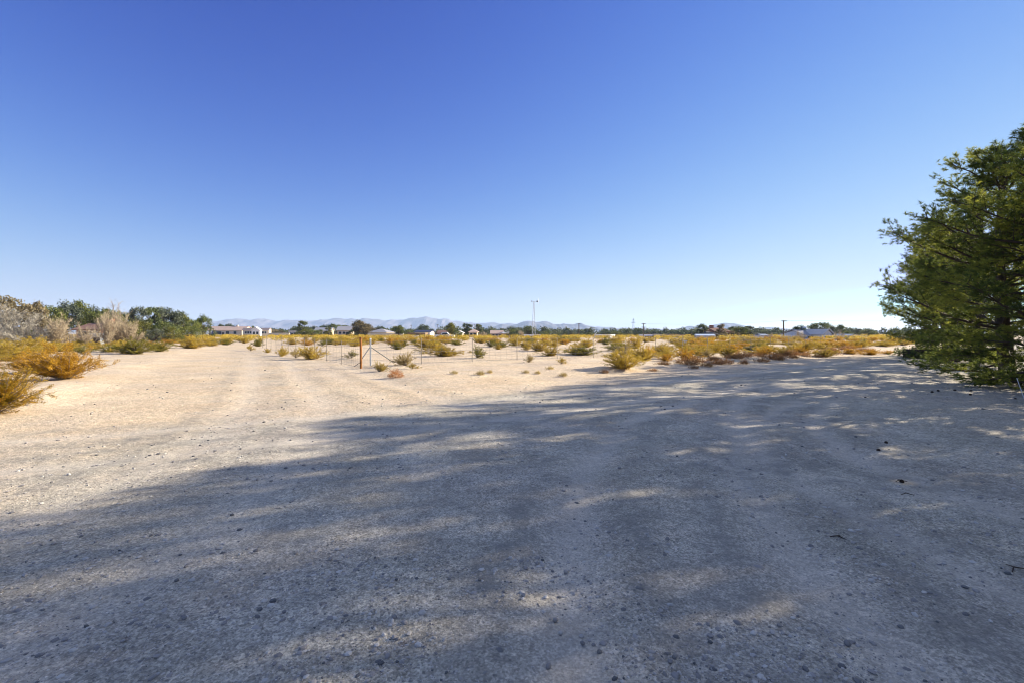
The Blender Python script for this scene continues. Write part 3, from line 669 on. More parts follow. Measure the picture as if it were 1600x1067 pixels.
for a in [(-30, 455, 90, 82, 'round', 'tree_dark', 'dark tree at the picture edge behind the grey thicket'),
          (12, 451, 66, 78, 'round', 'tree_brown', 'tallest brownish green tree rising behind the grey thicket'),
          (40, 468, 50, 84, 'mound', 'tree_dark', 'dark rounded tree on the slope of the tallest brownish one'),
          (58, 467, 34, 80, 'round', 'tree_brown', 'brownish tree next to the tallest one'),
          (86, 470, 40, 88, 'round', 'tree_green', 'green tree above the pale dead thicket'),
          (104, 466, 40, 92, 'round', 'tree_grey', 'grey green feathery tree behind the brick house'),
          (126, 465, 36, 95, 'round', 'tree_green', 'feathery topped green tree directly above the brick roof'),
          (150, 480, 34, 90, 'round', 'tree_green', 'green tree beside the brick roof'),
          (142, 474, 40, 104, 'round', 'tree_grey', 'grey green tree filling the line behind the brick roof'),
          (172, 479, 40, 104, 'round', 'tree_green', 'green tree behind the upright leafless tree'),
          (196, 482, 36, 106, 'round', 'tree_green', 'green tree where the brick house trees meet the dense row'),
          (76, 486, 50, 86, 'mound', 'tree_green', 'low dark green filler tree between the dead thickets'),
          (4, 470, 120, 60, 'bare', 'twig_grey', 'big grey leafless thicket at the picture edge'),
          (36, 496, 70, 56, 'bare', 'twig_grey', 'lower grey leafless thicket below the tallest tree'),
          (90, 489, 52, 58, 'bare', 'twig_pale', 'pale leafless thicket before the brick house'),
          (182, 476, 60, 52, 'bare', 'twig_pale', 'tall pinkish leafless tree leaning beside the brick house'),
          (168, 482, 38, 50, 'bare', 'twig_pale', 'upright leafless tree with a bare trunk next to the pinkish one'),
          (130, 507, 36, 56, 'bare', 'twig_pale', 'low pale leafless bush right in front of the brick house'),
          (204, 496, 44, 52, 'bare', 'twig_pale', 'low spreading pinkish leafless bush beside the green row'),
          (198, 490, 34, 66, 'mound', 'tree_yellow', 'yellow green tree half covered by the pinkish leafless tree')]: ftree(*a, G1)
G2 = 'dense green tree row beside the tile roofed house'
for a in [(216, 479, 22, 92, 'tall', 'tree_grey', 'first grey green tree at the near end of the dense row'),
          (236, 479, 26, 95, 'tall', 'tree_dark', 'narrow dark tree with the first pointed top of the dense row'),
          (252, 480, 24, 98, 'tall', 'tree_grey', 'grey green tree with the second pointed top of the dense row'),
          (268, 478, 34, 100, 'round', 'tree_grey', 'tallest grey green tree of the dense row'),
          (284, 484, 28, 102, 'round', 'tree_green', 'green tree past the tallest one of the dense row'),
          (300, 494, 26, 106, 'round', 'tree_green', 'shorter green tree of the dense row by its far dip'),
          (317, 489, 24, 110, 'round', 'tree_green', 'last round topped tree of the dense row by the house'),
          (224, 493, 36, 84, 'mound', 'tree_yellow', 'yellow green bushy tree low in the dense row'),
          (258, 496, 40, 86, 'mound', 'tree_green', 'bushy green tree under the pointed tops'),
          (244, 508, 24, 78, 'mound', 'tree_grey', 'pale grey shrub at the foot of the dense row'),
          (272, 506, 30, 80, 'mound', 'tree_yellow', 'yellow green shrub at the foot of the dense row'),
          (294, 503, 36, 92, 'mound', 'tree_green', 'wide green shrub at the foot of the row near its end'),
          (328, 505, 16, 118, 'mound', 'tree_dark', 'small dark tree tucked behind the tile roof end')]: ftree(*a, G2)
for a in [(345, 505, 10, 260, 'round', 'tree_dark', 'small dark tree behind the tile roof'),
          (356, 503, 12, 260, 'round', 'tree_dark', 'round dark tree rising over the middle of the tile roof'),
          (364, 507, 12, 262, 'round', 'tree_dark', 'low dark tree touching the round one over the tile roof'),
          (381, 508.5, 14, 264, 'mound', 'tree_dark', 'flat dark tree over the far end of the tile roof'),
          (396, 509, 4, 262, 'tall', 'tree_dark', 'tiny pointed tree above the white gable'),
          (407, 512, 12, 262, 'mound', 'tree_green', 'green tree behind the cream annex'),
          (428, 512, 26, 255, 'mound', 'tree_brown', 'brownish rounded tree past the cream annex'),
          (441, 512, 18, 258, 'mound', 'tree_dark', 'dark green tree between the brownish one and the flat roof'),
          (455, 512.5, 12, 300, 'mound', 'tree_green', 'low green tree above the flat roofed shed'),
          (463, 510, 14, 270, 'round', 'tree_dark', 'dark tree beside the pointed bright green pair'),
          (473, 501, 12, 190, 'tall', 'tree_green', 'pointed green conifer standing above its neighbours'),
          (475, 512, 22, 186, 'mound', 'tree_yellow', 'bright green bushy tree under the pointed conifer'),
          (487, 512, 22, 188, 'mound', 'tree_green', 'green bushy tree beside the pointed conifer'),
          (481, 508, 10, 250, 'round', 'tree_dark', 'small dark tree just past the pointed conifer'),
          (490, 508, 12, 262, 'round', 'tree_grey', 'grey green tree before the pale roofed house'),
          (502, 512, 16, 185, 'mound', 'tree_green', 'green tree covering the pale roofed house'),
          (513, 511, 8, 180, 'tall', 'tree_yellow', 'slim yellow green tree by the pale roofed house'),
          (508, 506, 20, 300, 'round', 'tree_dark', 'wide dark tree behind the pale roofed house'),
          (522, 505, 22, 300, 'round', 'tree_green', 'green rounded tree before the grey gabled house'),
          (536, 504, 18, 320, 'mound', 'tree_green', 'tree line piece behind the grey gabled roof'),
          (545, 504, 16, 310, 'mound', 'tree_dark', 'dark tree touching the ridge of the grey gabled roof'),
          (560, 498.5, 24, 150, 'round', 'tree_brown', 'large brownish leafy tree rising by the grey gabled house'),
          (571, 503, 20, 148, 'round', 'tree_brown', 'second brownish tree overlapping the large one'),
          (552, 512, 14, 146, 'mound', 'tree_dark', 'dark low tree at the foot of the large brownish one'),
          (586, 508, 18, 280, 'mound', 'tree_brown', 'brownish tree behind the grey low roof'),
          (598, 508, 16, 285, 'mound', 'tree_dark', 'dark tree over the end of the grey low roof'),
          (610, 515, 14, 240, 'mound', 'tree_green', 'small green tree beside the grey low roof'),
          (623, 507, 18, 150, 'round', 'tree_green', 'round green tree with a bare trunk before the tan wall'),
          (639, 513, 14, 210, 'mound', 'tree_green', 'green tree left of the navy roof'),
          (662, 505.5, 18, 260, 'round', 'tree_dark', 'dark tree above the navy roof'),
          (657, 512, 12, 258, 'mound', 'tree_yellow', 'yellow green tree over the navy roof'),
          (676, 511, 16, 262, 'mound', 'tree_dark', 'dark tree just past the navy roof'),
          (684, 513, 12, 255, 'mound', 'tree_brown', 'brownish tree in front of the red roofed house'),
          (706, 502.5, 17, 140, 'round', 'tree_yellow', 'big bright green tree beside the red roofed house'),
          (710, 512, 20, 142, 'mound', 'tree_green', 'bushy lower green tree under the big bright one'),
          (727, 505, 8, 190, 'tall', 'tree_dark', 'dark columnar conifer, first of the pointed group'),
          (734, 506, 8, 190, 'tall', 'tree_dark', 'dark columnar conifer, second of the pointed group'),
          (738, 512, 12, 188, 'mound', 'tree_green', 'dark green tree at the foot of the columnar conifers'),
          (748, 506, 9, 200, 'tall', 'tree_dark', 'dark pointed conifer standing apart from the columnar pair'),
          (755, 517, 16, 130, 'bare', 'twig_pale', 'pale leafless bush before the pink houses'),
          (763, 519, 9, 150, 'mound', 'tree_dark', 'small round dark bush beside the pink houses'),
          (771, 515, 10, 250, 'mound', 'tree_dark', 'low dark tree behind the pink houses'),
          (784, 513, 14, 240, 'mound', 'tree_dark', 'dark tree rising behind the pink tile roof'),
          (798, 512, 16, 170, 'round', 'tree_green', 'dense green tree at the end of the pink houses'),
          (803, 518, 14, 166, 'mound', 'tree_dark', 'dark bushy tree under the dense green one'),
          (815, 515, 18, 175, 'bare', 'twig_pale', 'pale leafless tree between green ones near the wind tower'),
          (827, 506.5, 18, 170, 'round', 'tree_dark', 'tall dark tree directly behind the wind tower'),
          (839, 514, 18, 172, 'mound', 'tree_dark', 'dark bushy tree just past the wind tower'),
          (849, 515, 14, 175, 'mound', 'tree_green', 'green bushy tree second past the wind tower'),
          (857, 514, 12, 180, 'round', 'tree_dark', 'dark round tree third past the wind tower'),
          (868, 520, 12, 170, 'mound', 'tree_green', 'low green tree fourth past the wind tower'),
          (882, 517.5, 16, 180, 'mound', 'tree_dark', 'dark tree fifth past the wind tower'),
          (894, 515, 13, 175, 'round', 'tree_grey', 'grey green tree beside the middle utility pole'),
          (906, 519, 16, 180, 'mound', 'tree_dark', 'dark bushy tree at the foot of the middle utility pole'),
          (921, 519, 14, 175, 'round', 'tree_dark', 'dark tree before the long white shed'),
          (945, 517, 22, 290, 'mound', 'tree_green', 'green tree rising behind the long white shed'),
          (962, 516, 16, 200, 'mound', 'tree_green', 'bushy tree right at the bright end of the long white shed'),
          (972, 519, 14, 195, 'mound', 'tree_yellow', 'yellow green tree past the long white shed'),
          (980, 522, 10, 190, 'mound', 'tree_dark', 'small dark tree before the lattice pylon'),
          (994, 519.5, 8, 190, 'round', 'tree_dark', 'small round dark tree beside the transformer pole'),
          (1002, 520, 9, 188, 'round', 'tree_dark', 'dark tree at the transformer pole'),
          (1014, 519, 3, 190, 'tall', 'tree_brown', 'thin brown palm like tree by the small white block'),
          (1047, 522, 4, 190, 'tall', 'tree_brown', 'thin brown palm like tree by the dark tent roof'),
          (1097, 506, 26, 120, 'pine', 'tree_dark', 'large dark pine tree with open limbs before the red house'),
          (1086, 520, 16, 118, 'mound', 'tree_dark', 'dark bush at the foot of the large pine'),
          (1127, 506, 18, 118, 'pine', 'tree_brown', 'reddish brown conifer directly before the red house'),
          (1128, 519, 12, 112, 'mound', 'tree_brown', 'low brown tree under the reddish conifer'),
          (1146, 514, 18, 122, 'mound', 'tree_brown', 'brownish tree beside the red house'),
          (1157, 508, 26, 128, 'round', 'tree_green', 'broad green tree past the red house'),
          (1144, 509, 14, 135, 'round', 'tree_dark', 'dark tree peeping above the brownish one'),
          (1170, 509, 12, 130, 'tall', 'tree_grey', 'grey green upright tree past the broad green one'),
          (1179, 516, 16, 132, 'mound', 'tree_grey', 'grey green bushy tree fading toward the pale bushes'),
          (1190, 517, 7, 240, 'tall', 'tree_dark', 'tiny dark spire tree, nearer the broad green tree'),
          (1196, 517, 5, 240, 'tall', 'tree_dark', 'tiny dark spire tree, nearer the utility pole'),
          (1203, 521, 20, 110, 'bare', 'twig_pale', 'pink leafless bush before the near utility pole'),
          (1213, 518, 22, 230, 'mound', 'tree_dark', 'dark tree line behind the near utility pole'),
          (1230, 519, 22, 235, 'mound', 'tree_dark', 'dark tree line piece just past the near utility pole'),
          (1248, 506.5, 19, 115, 'round', 'tree_dark', 'dark round headed tree beside the steep roofed white house'),
          (1249, 517, 22, 100, 'bare', 'twig_pale', 'pale leafless bush at the foot of the round headed tree'),
          (1277, 500.5, 32, 150, 'round', 'tree_dark', 'tall spreading dark tree behind the steep roof'),
          (1299, 507, 16, 152, 'round', 'tree_grey', 'airy grey green tree behind the white gable'),
          (1312, 506, 16, 154, 'round', 'tree_dark', 'dark flat topped tree past the white gable'),
          (1310, 517, 26, 105, 'bare', 'twig_pale', 'leafless pinkish tree before the white gable'),
          (1326, 515, 22, 150, 'mound', 'tree_green', 'green tree above the small white gabled house'),
          (1340, 513, 16, 150, 'round', 'tree_grey', 'grey green tree above the small white gabled house'),
          (1357, 513, 20, 125, 'round', 'tree_dark', 'dark rounded tree at the end of the house row'),
          (1350, 522, 20, 108, 'bare', 'twig_pale', 'pale leafless bush below the dark rounded tree'),
          (1396, 529, 16, 92, 'mound', 'tree_brown', 'yellow brown bush before the small white hut'),
          (1404, 517, 22, 95, 'mound', 'tree_grey', 'grey green tree behind the small white hut'),
          (1424, 514, 34, 90, 'mound', 'tree_dark', 'dark tree merging with the pine row end')]: ftree(*a)

m = MB(); rs = np.random.RandomState(3); Cs, Vs = [], []
for k in range(340):
    px = rs.uniform(335, 1440); d = rs.uniform(270, 340); dens = vnoise(np.array([px / 45]), np.array([.5]), 6)[0]
    if dens < -.34: continue
    x, y = bearing(px, d); top = rs.uniform(510, 517) if px < 880 else rs.uniform(512, 519); u, f, zz = ray(px, top); h = CAMH + zz / f * d + 1.6; w_ = rs.uniform(2.0, 4.2); n_ = 260
    e = unit(rs.normal(0, 1, (n_, 3))) * rs.uniform(.5, 1, (n_, 1)) * [w_, w_ * .6, h * .5]; Cs.append(e + [x, y, gh1(x, y) + h * .5]); Vs.append(np.clip(rs.uniform(0, .6) + rs.uniform(0, .4, n_), 0, 1))
C = np.concatenate(Cs); quads_at(m, C, rs.normal(0, 1, C.shape), .85, .55, rs, np.concatenate(Vs))
o = m.build('distant_tree_line', M['tree_dark']); tag(o, 'far dark green line of woodland behind the houses', 'woodland', kind='stuff')

# ------------------------------------------------------------------ houses
def house(name, label, px0, px1, eave, top, d, wall, roof, D=9, kind='gable', yaw=0, over=.4, wins=(), door=None, garage=None, chim=None, cat='house', wframe='trim', zbase=None, gable_mat=None):
    """kind: gable = ridge across the view, front = gable towards the camera, hip, flat"""
    cxp = (px0 + px1) / 2; x, y = bearing(cxp, d); z = gh1(x, y); W = (px1 - px0) / FPX * d
    he = CAMH + (HORI - eave) / FPX * d - z; ht = CAMH + (HORI - top) / FPX * d - z; he = max(he, .9); ht = max(ht, he + .25)
    r = empty(name, (x, y, z), R(yaw)); tag(r, label, cat)
    m = MB(); m.box(-W / 2, W / 2, 0, D, -.4, he)
    if kind == 'gable':
        for sx_ in (-1, 1): m.add([(sx_ * W / 2, 0, he), (sx_ * W / 2, D, he), (sx_ * W / 2, D / 2, ht - .12)], [(0, 1, 2)])
    if kind == 'front':
        for yy in (0, D): m.add([(-W / 2, yy, he), (W / 2, yy, he), (0, yy, ht - .12)], [(0, 1, 2)])
    m.build('wall', M[wall], r)
    m = MB(); t = .14; q = over
    def slab(pts):
        a = np.array(pts, float); n_ = np.cross(a[1] - a[0], a[2] - a[0]); n_ /= np.linalg.norm(n_)
        if n_[2] < 0: n_ = -n_
        k = len(pts); v = np.concatenate([a, a + n_ * t]);
        if k == 4: m.add(v, [(3, 2, 1, 0), (4, 5, 6, 7), (0, 1, 5, 4), (1, 2, 6, 5), (2, 3, 7, 6), (3, 0, 4, 7)])
        else: m.add(v, [(2, 1, 0), (3, 4, 5)]); m.add(v, [(0, 1, 4, 3), (1, 2, 5, 4), (2, 0, 3, 5)])
    ez = he - q * .3
    if kind == 'gable':
        slab([(-W / 2 - q, -q, ez), (W / 2 + q, -q, ez), (W / 2 + q, D / 2, ht), (-W / 2 - q, D / 2, ht)])
        slab([(-W / 2 - q, D + q, ez), (W / 2 + q, D + q, ez), (W / 2 + q, D / 2 + .01, ht), (-W / 2 - q, D / 2 + .01, ht)])
    elif kind == 'front':
        slab([(-W / 2 - q, -q, ez), (-W / 2 - q, D + q, ez), (0, D + q, ht), (0, -q, ht)])
        slab([(W / 2 + q, -q, ez), (W / 2 + q, D + q, ez), (.01, D + q, ht), (.01, -q, ht)])
    elif kind == 'hip':
        k = min(D / 2, W / 2 - .3)
        slab([(-W / 2 - q, -q, ez), (W / 2 + q, -q, ez), (W / 2 - k, D / 2, ht), (-W / 2 + k, D / 2, ht)])
        slab([(-W / 2 - q, D + q, ez), (W / 2 + q, D + q, ez), (W / 2 - k, D / 2, ht), (-W / 2 + k, D / 2, ht)])
        slab([(-W / 2 - q, -q, ez), (-W / 2 - q, D + q, ez), (-W / 2 + k, D / 2, ht)])
        slab([(W / 2 + q, -q, ez), (W / 2 + q, D + q, ez), (W / 2 - k, D / 2, ht)])
    else:
        m.box(-W / 2 - q, W / 2 + q, -q, D + q, he + .002, ht)
    rf = m.build('roof', M[roof], r)
    if chim: m = MB(); m.box(chim * W - .4, chim * W + .4, D / 2 - .4, D / 2 + .4, he, ht + .8); m.build('chimney', M[wall], rf)
    for (fx, ww, z0, z1) in wins:
        xc = fx * W; f = MB(); f.box(xc - ww / 2 - .08, xc + ww / 2 + .08, -.05, -.002, z0 * he - .08, z1 * he + .08); fo = f.build('window', M[wframe], r)
        g_ = MB(); g_.box(xc - ww / 2, xc + ww / 2, -.07, -.052, z0 * he, z1 * he); g_.build('pane', M['glass'], fo)
    if door is not None: g_ = MB(); g_.box(door * W - .5, door * W + .5, -.06, -.002, 0, min(2.1, he * .8)); g_.build('door', M['dark_wood'], r)
    if garage is not None: g_ = MB(); g_.box(garage * W - 2.2, garage * W + 2.2, -.06, -.002, 0, min(2.3, he * .75)); g_.build('garage_door', M['trim'], r)
    return r
def W_(n, ww, z0=.45, z1=.8, lo=-.42, hi=.42): return [(lo + (hi - lo) * (k + .5) / n, ww, z0, z1) for k in range(n)]
house('brick_house', 'brick house with reddish roof between the leafless trees', 122, 154, 515, 506.5, 68, 'brick', 'red_roof', 7, 'gable', 12, wins=[(-.25, .9, .5, .85), (.2, 1.0, .5, .85)], door=.02, chim=.3)
house('storage_shed', 'small pale blue shed before the brick house', 140, 153, 524, 522.5, 60, 'pale_blue', 'pale_blue', 1.0, 'flat', 0, .05, door=.3, cat='shed')
house('tile_roofed_house', 'long white ranch house with a pinkish tile roof', 319, 378, 516.5, 510.5, 235, 'cream', 'tile_roof', 12, 'gable', 0, wins=[(-.36, 1.6, .4, .85), (-.12, 3, .35, .85), (.12, 1.6, .4, .85), (.32, 1.4, .4, .85)], door=.0, chim=.2)
house('garage_wing', 'pale gabled garage with grey front at the end of the long ranch house', 302, 319, 516, 512, 228, 'bluegrey_wall', 'tile_roof', 8, 'hip', 0, garage=.1, wins=[(-.35, .8, .4, .8)], cat='garage')
house('annex', 'cream annex with a row of dark windows and a white gable', 379, 420, 516.5, 513, 232, 'cream', 'tile_roof', 2.5, 'gable', 0, .2, wins=W_(9, .95, .5, .85))
house('gabled_porch', 'small white gabled porch in front of the cream annex', 393, 406, 516.5, 511.5, 226, 'white_wall', 'white_roof', 1.5, 'front', 0, .3, wins=[(-.2, 1, .4, .8), (.2, 1, .4, .8)], cat='porch')
house('block_wall', 'low cream garden wall running past the annex', 420, 452, 521.5, 520.5, 225, 'cream', 'cream', .4, 'flat', 0, .03, cat='wall')
house('flat_roofed_shed', 'grey shed with a pale flat roof before the dark tree line', 453, 467, 519, 517, 200, 'bluegrey_wall', 'light_roof', 6, 'flat', 0, .5, door=.1, wins=[(-.25, .9, .4, .8)], cat='shed')
house('pale_roofed_house', 'pale roofed house half covered by green trees', 492, 517, 517, 512.5, 230, 'tan_wall', 'light_roof', 4, 'gable', 0, wins=W_(4, 1.3), door=-.1)
house('grey_gabled_house', 'grey roofed house with a shaded blue gable end', 527, 548, 516.5, 510.5, 205, 'tan_wall', 'grey_roof', 9, 'gable', 10, wins=W_(3, 1.1), door=.2)
house('grey_low_house', 'low house with a long grey hip roof past the brownish trees', 574, 604, 519.5, 514.5, 190, 'cream', 'grey_roof', 9, 'hip', -8, wins=W_(4, 1.2), door=.05)
house('garden_wall', 'long low cream wall before the grey hip roofed house', 574, 630, 522, 521.2, 178, 'cream', 'cream', .4, 'flat', 0, .03, cat='wall')
house('navy_roofed_house', 'house with a dark navy roof and white gable end', 648, 672, 519, 516.5, 165, 'white_wall', 'navy_roof', 9, 'gable', 0, wins=W_(3, 1.0), door=.3)
house('brown_garage', 'brown low garage in front of the navy roofed house', 637, 664, 522.5, 520.3, 150, 'olive_wall', 'brown_wall', 5, 'flat', 0, .1, garage=-.25, cat='garage')
house('red_roofed_house', 'small house with a dull red roof behind the white pickup', 684, 703, 520.5, 516.5, 180, 'brick', 'red_roof', 8, 'gable', 0, wins=W_(2, 1.1), door=.1)
house('white_cottage', 'little white cottage beside the big bright green tree', 712, 722, 520.5, 517.5, 170, 'white_wall', 'light_roof', 6, 'front', 0, wins=[(-.1, .9, .4, .8)])
house('beige_house', 'beige block house between the columnar conifers', 733, 745, 519, 515.5, 178, 'tan_wall', 'tile_roof', 7, 'hip', 0, wins=W_(2, 1.0), door=.3)
house('pink_house', 'pink stucco house with a pale tile roof', 767, 785, 521.5, 517, 185, 'pink_wall', 'tile_roof', 8, 'gable', 0, wins=W_(3, .9), door=.4)
house('pink_house', 'second pink house with white arches nearer the wind tower', 785, 798, 521, 516.5, 182, 'pink_wall', 'light_roof', 8, 'hip', 0, wins=W_(2, 1.1), door=.1)
house('white_trailer', 'long low white trailer at the foot of the wind tower', 819, 834, 527, 525.5, 125, 'white_wall', 'white_roof', 2.6, 'flat', 0, .05, wins=W_(3, .6), cat='trailer')
house('trailer_shed', 'dark open shed next to the white trailer', 835, 844, 527.5, 525.8, 125, 'brown_wall', 'light_roof', 2.6, 'flat', 0, .1, door=0, cat='shed')
house('long_white_shed', 'long white metal shed with a bright end wall', 928, 954, 526.5, 524.7, 145, 'bluewhite', 'white_roof', 5, 'flat', -28, .03, wins=W_(4, .8, .5, .75), cat='shed')
house('white_block_house', 'small white block building beside the transformer pole', 1006, 1019, 527.5, 526, 128, 'bluewhite', 'white_roof', 5, 'flat', 0, .04, door=.2, wins=[(-.2, .8, .4, .8)], cat='building')
house('tent_roofed_house', 'dark low house with a broad pyramid roof', 1020, 1045, 528, 523, 130, 'dark_wood', 'dark_roof', 10, 'hip', 0, .6, wins=W_(3, .9), door=.1)
house('low_white_house', 'low white house with brown flat roof past the dark pyramid roof', 1048, 1070, 526.8, 525.3, 150, 'white_wall', 'brown_wall', 6, 'flat', 0, .2, wins=W_(4, 1.0, .35, .8), door=.45)
house('metal_shed', 'pale blue metal shed under the large dark pine', 1089, 1116, 529.5, 527.2, 105, 'pale_blue', 'bluewhite', 4, 'gable', -15, .1, door=.3, cat='shed')
house('red_house', 'two storey red house with dark lower roof behind conifers', 1118, 1139, 518, 513, 120, 'brick', 'red_roof', 7, 'gable', 5, wins=[(-.3, .8, .2, .4), (.1, .8, .2, .4), (-.3, .8, .65, .85), (0, .8, .65, .85), (.3, .8, .65, .85)], door=.35, chim=-.3)
house('red_house_wing', 'dark roofed single storey wing of the red house', 1106, 1119, 522, 519, 116, 'brown_wall', 'dark_roof', 6, 'hip', 0, wins=W_(2, .8), cat='house')
house('blue_roofed_shed', 'low shed with a pale blue roof among pale bushes', 1190, 1202, 529.5, 527.5, 118, 'white_wall', 'pale_blue', 4, 'gable', 0, .1, door=.1, cat='shed')
house('steep_roofed_house', 'large pale blue house with a steep grey roof', 1259, 1289, 524, 516, 110, 'bluewhite', 'grey_roof', 9, 'gable', 6, wins=[(-.35, .7, .3, .75), (-.15, .7, .3, .75), (.1, .7, .3, .75)], door=.3, chim=.1)
house('white_gabled_house', 'white gabled wing beside the steep grey roof', 1287, 1301, 523, 515, 106, 'white_wall', 'light_roof', 8, 'front', 0, wins=[(-.2, .7, .3, .75), (.2, .7, .3, .75)])
house('white_gabled_house', 'small white gable half covered by leafless twigs', 1309, 1321, 527, 523, 104, 'white_wall', 'light_roof', 6, 'front', 0, wins=[(0, .8, .3, .7)])
house('small_white_house', 'small white gabled house with a pale blue roof near the row end', 1325, 1341, 528.3, 525, 108, 'white_wall', 'pale_blue', 6, 'front', 0, wins=[(-.25, .7, .3, .7)], door=.2)
house('small_hut', 'small white hut at the far end of the sandy lane', 1398, 1405, 528.5, 526.5, 118, 'white_wall', 'light_roof', 1.5, 'flat', 0, .08, door=0, cat='hut')

# ------------------------------------------------------------------ vehicle
vx, vy = bearing(695, 130); car = empty('pickup_truck', (vx, vy, gh1(vx, vy) + .05)); tag(car, 'white pickup truck parked before the red roofed house', 'pickup')
m = MB(); m.add([(-1.3, -.9, .5), (2.6, -.9, .5), (2.6, -.9, 1.0), (1.4, -.9, 1.1), (-1.3, -.9, 1.1), (-1.3, .9, .5), (2.6, .9, .5), (2.6, .9, 1.0), (1.4, .9, 1.1), (-1.3, .9, 1.1)],
    [(0, 1, 2, 3), (5, 8, 7, 6), (0, 3, 4, 4), (1, 6, 7, 2), (2, 7, 8, 3), (3, 8, 9, 4)][:2] + [(1, 6, 7, 2), (2, 7, 8, 3), (3, 8, 9, 4), (0, 4, 9, 5), (0, 5, 6, 1)]); m.box(-2.7, -1.3, -.9, .9, .5, 1.1); m.build('body', M['car_white'], car)
m = MB(); m.add([(-.9, -.8, 1.1), (1.3, -.8, 1.1), (.7, -.7, 1.75), (-.7, -.7, 1.75), (-.9, .8, 1.1), (1.3, .8, 1.1), (.7, .7, 1.75), (-.7, .7, 1.75)], [(0, 1, 2, 3), (4, 7, 6, 5), (3, 2, 6, 7), (0, 3, 7, 4), (1, 5, 6, 2)]); cb = m.build('cab', M['car_white'], car)
m = MB(); m.box(-.6, .8, -.82, -.8, 1.2, 1.6); m.build('window', M['glass'], cb)
for wx in (-1.8, 1.7):
    for wy in (-.9, .9): m = MB(); m.tube([(wx, wy - .1, .38), (wx, wy + .1, .38)], .38, 14); m.build('wheel', M['rubber'], car)

# ------------------------------------------------------------------ poles, wind tower, pylon
def upole(px, top, d, label, arm=2.0, armz=.25, extra=False, rad=.13, arm2=False):
    x, y = bearing(px, d); z = gh1(x, y); zt = CAMH + (HORI - top) / FPX * d; h = zt - z
    r = empty('utility_pole', (x, y, z)); tag(r, label, 'utility pole')
    m = MB(); m.tube([(0, 0, -.3), (.02, 0, h * .5), (0, 0, h)], [rad, rad * .92, rad * .8], 9); m.build('pole', M['polewood'], r)
    for q in range(2 if arm2 else 1):
        m = MB(); m.box(-arm / 2, arm / 2, -rad - .1, -rad + .02, h - armz - .14 - q * .9, h - armz - q * .9); m.build('crossarm', M['polewood'], r)
        for s in (-.9, -.35, .35, .9): m = MB(); m.tube([(s * arm / 2, -rad - .04, h - armz - q * .9), (s * arm / 2, -rad - .04, h - armz + .16 - q * .9)], [.05, .035], 6); m.build('insulator', M['bluegrey_wall'], r)
    if extra: m = MB(); m.tube([(.3, -.1, h - 1.9), (.3, -.1, h - 1.2)], .18, 8); m.build('transformer', M['galv'], r)
    return (x, y, zt)
p1 = upole(1224, 501, 112, 'nearest utility pole with a wide crossarm beside the road side bushes', 1.15, .1, rad=.17)
p2 = upole(1005.2, 505.5, 128, 'utility pole with a transformer beside the small white block building', 1.0, .1, True, .12, True)
p3 = upole(904.5, 505.8, 128, 'plain utility pole before the mountains between wind tower and long shed', .7, .05, rad=.12)
p4 = upole(642.5, 508, 300, 'tiny distant utility pole above the trees by the navy roof', 1.4, .3, rad=.16)
p5 = upole(684, 507, 300, 'tiny distant utility pole above the red roofed house', 1.6, .3, rad=.16)
p6 = upole(741, 507, 300, 'tiny distant utility pole between the conifers', .9, .2, rad=.17)
def wire(a, b, sag, label, off=(0, 0, 0)):
    a = np.array(a) + off; b = np.array(b) + off; t = np.linspace(0, 1, 14)[:, None]; p = a * (1 - t) + b * t; p[:, 2] -= (sag * 4 * t * (1 - t))[:, 0]
    m = MB(); m.tube(p - a, .012, 3, cap=False); o = m.build('power_line', M['dark_steel']); o.location = a; tag(o, label, 'power line', 'power lines strung from the utility poles'); return o
far = (150, 95, 5.6)
wire(p1, far, .7, 'upper power line running from the nearest pole toward the pines', (-.4, 0, 0)); wire(p1, far, .9, 'second power line running from the nearest pole toward the pines', (.4, 0, -.05))
wire((bearing(1360, 80)[0], 80, 1.45), (bearing(1470, 80)[0], 80, 1.5), .03, 'low cable crossing before the pale far hills')
wire(p2, p1, .5, 'power line between the transformer pole and the nearest pole', (0, 0, -.05))

def strut_tower(r, h, w0, w1, n, mat):
    c = [(-1, -1), (1, -1), (1, 1), (-1, 1)]
    def pt(k, t): s = (w0 + (w1 - w0) * t) / 2; return np.array([c[k][0] * s, c[k][1] * s, t * h])
    for k in range(4): m = MB(); m.tube([pt(k, 0) - [0, 0, .1], pt(k, 1)], .045, 5); m.build('leg', M[mat], r)
    m = MB()
    for i in range(n):
        t0, t1 = i / n, (i + 1) / n
        for k in range(4):
            m.tube([pt(k, t0), pt((k + 1) % 4, t1)], .02, 4, cap=False); m.tube([pt(k, t1), pt((k + 1) % 4, t1)], .02, 4, cap=False)
    m.build('bracing', M[mat], r)
tx, ty = bearing(834, 132); tz = gh1(tx, ty); th = CAMH + (HORI - 472) / FPX * 132 - tz
wt = empty('wind_tower', (tx, ty, tz)); tag(wt, 'tall tapered steel lattice tower carrying a small wind turbine', 'wind turbine')
strut_tower(wt, th, .95, .22, 11, 'galv')
m = MB(); m.tube([(-.6, 0, th + .12), (1.0, 0, th + .12)], .055, 8); m.build('boom', M['galv'], wt)
m = MB(); m.box(-.75, -.45, -.02, .02, th - .02, th + .3); m.build('tail_vane', M['galv'], wt)
m = MB(); m.tube([(.75, 0, th + .1), (1.1, 0, th + .1), (1.2, 0, th + .1)], [.22, .2, .05], 10); nb = m.build('generator', M['dark_steel'], wt)
for k in range(3):
    a = k * 2.094 + .3; m = MB(); d3 = np.array([0, math.sin(a), math.cos(a)]); c0 = np.array([1.22, 0, th + .1])
    m.tube([c0 + d3 * .1, c0 + d3 * 1.0], [.05, .015], 4); m.build('blade', M['whitepost'], wt)
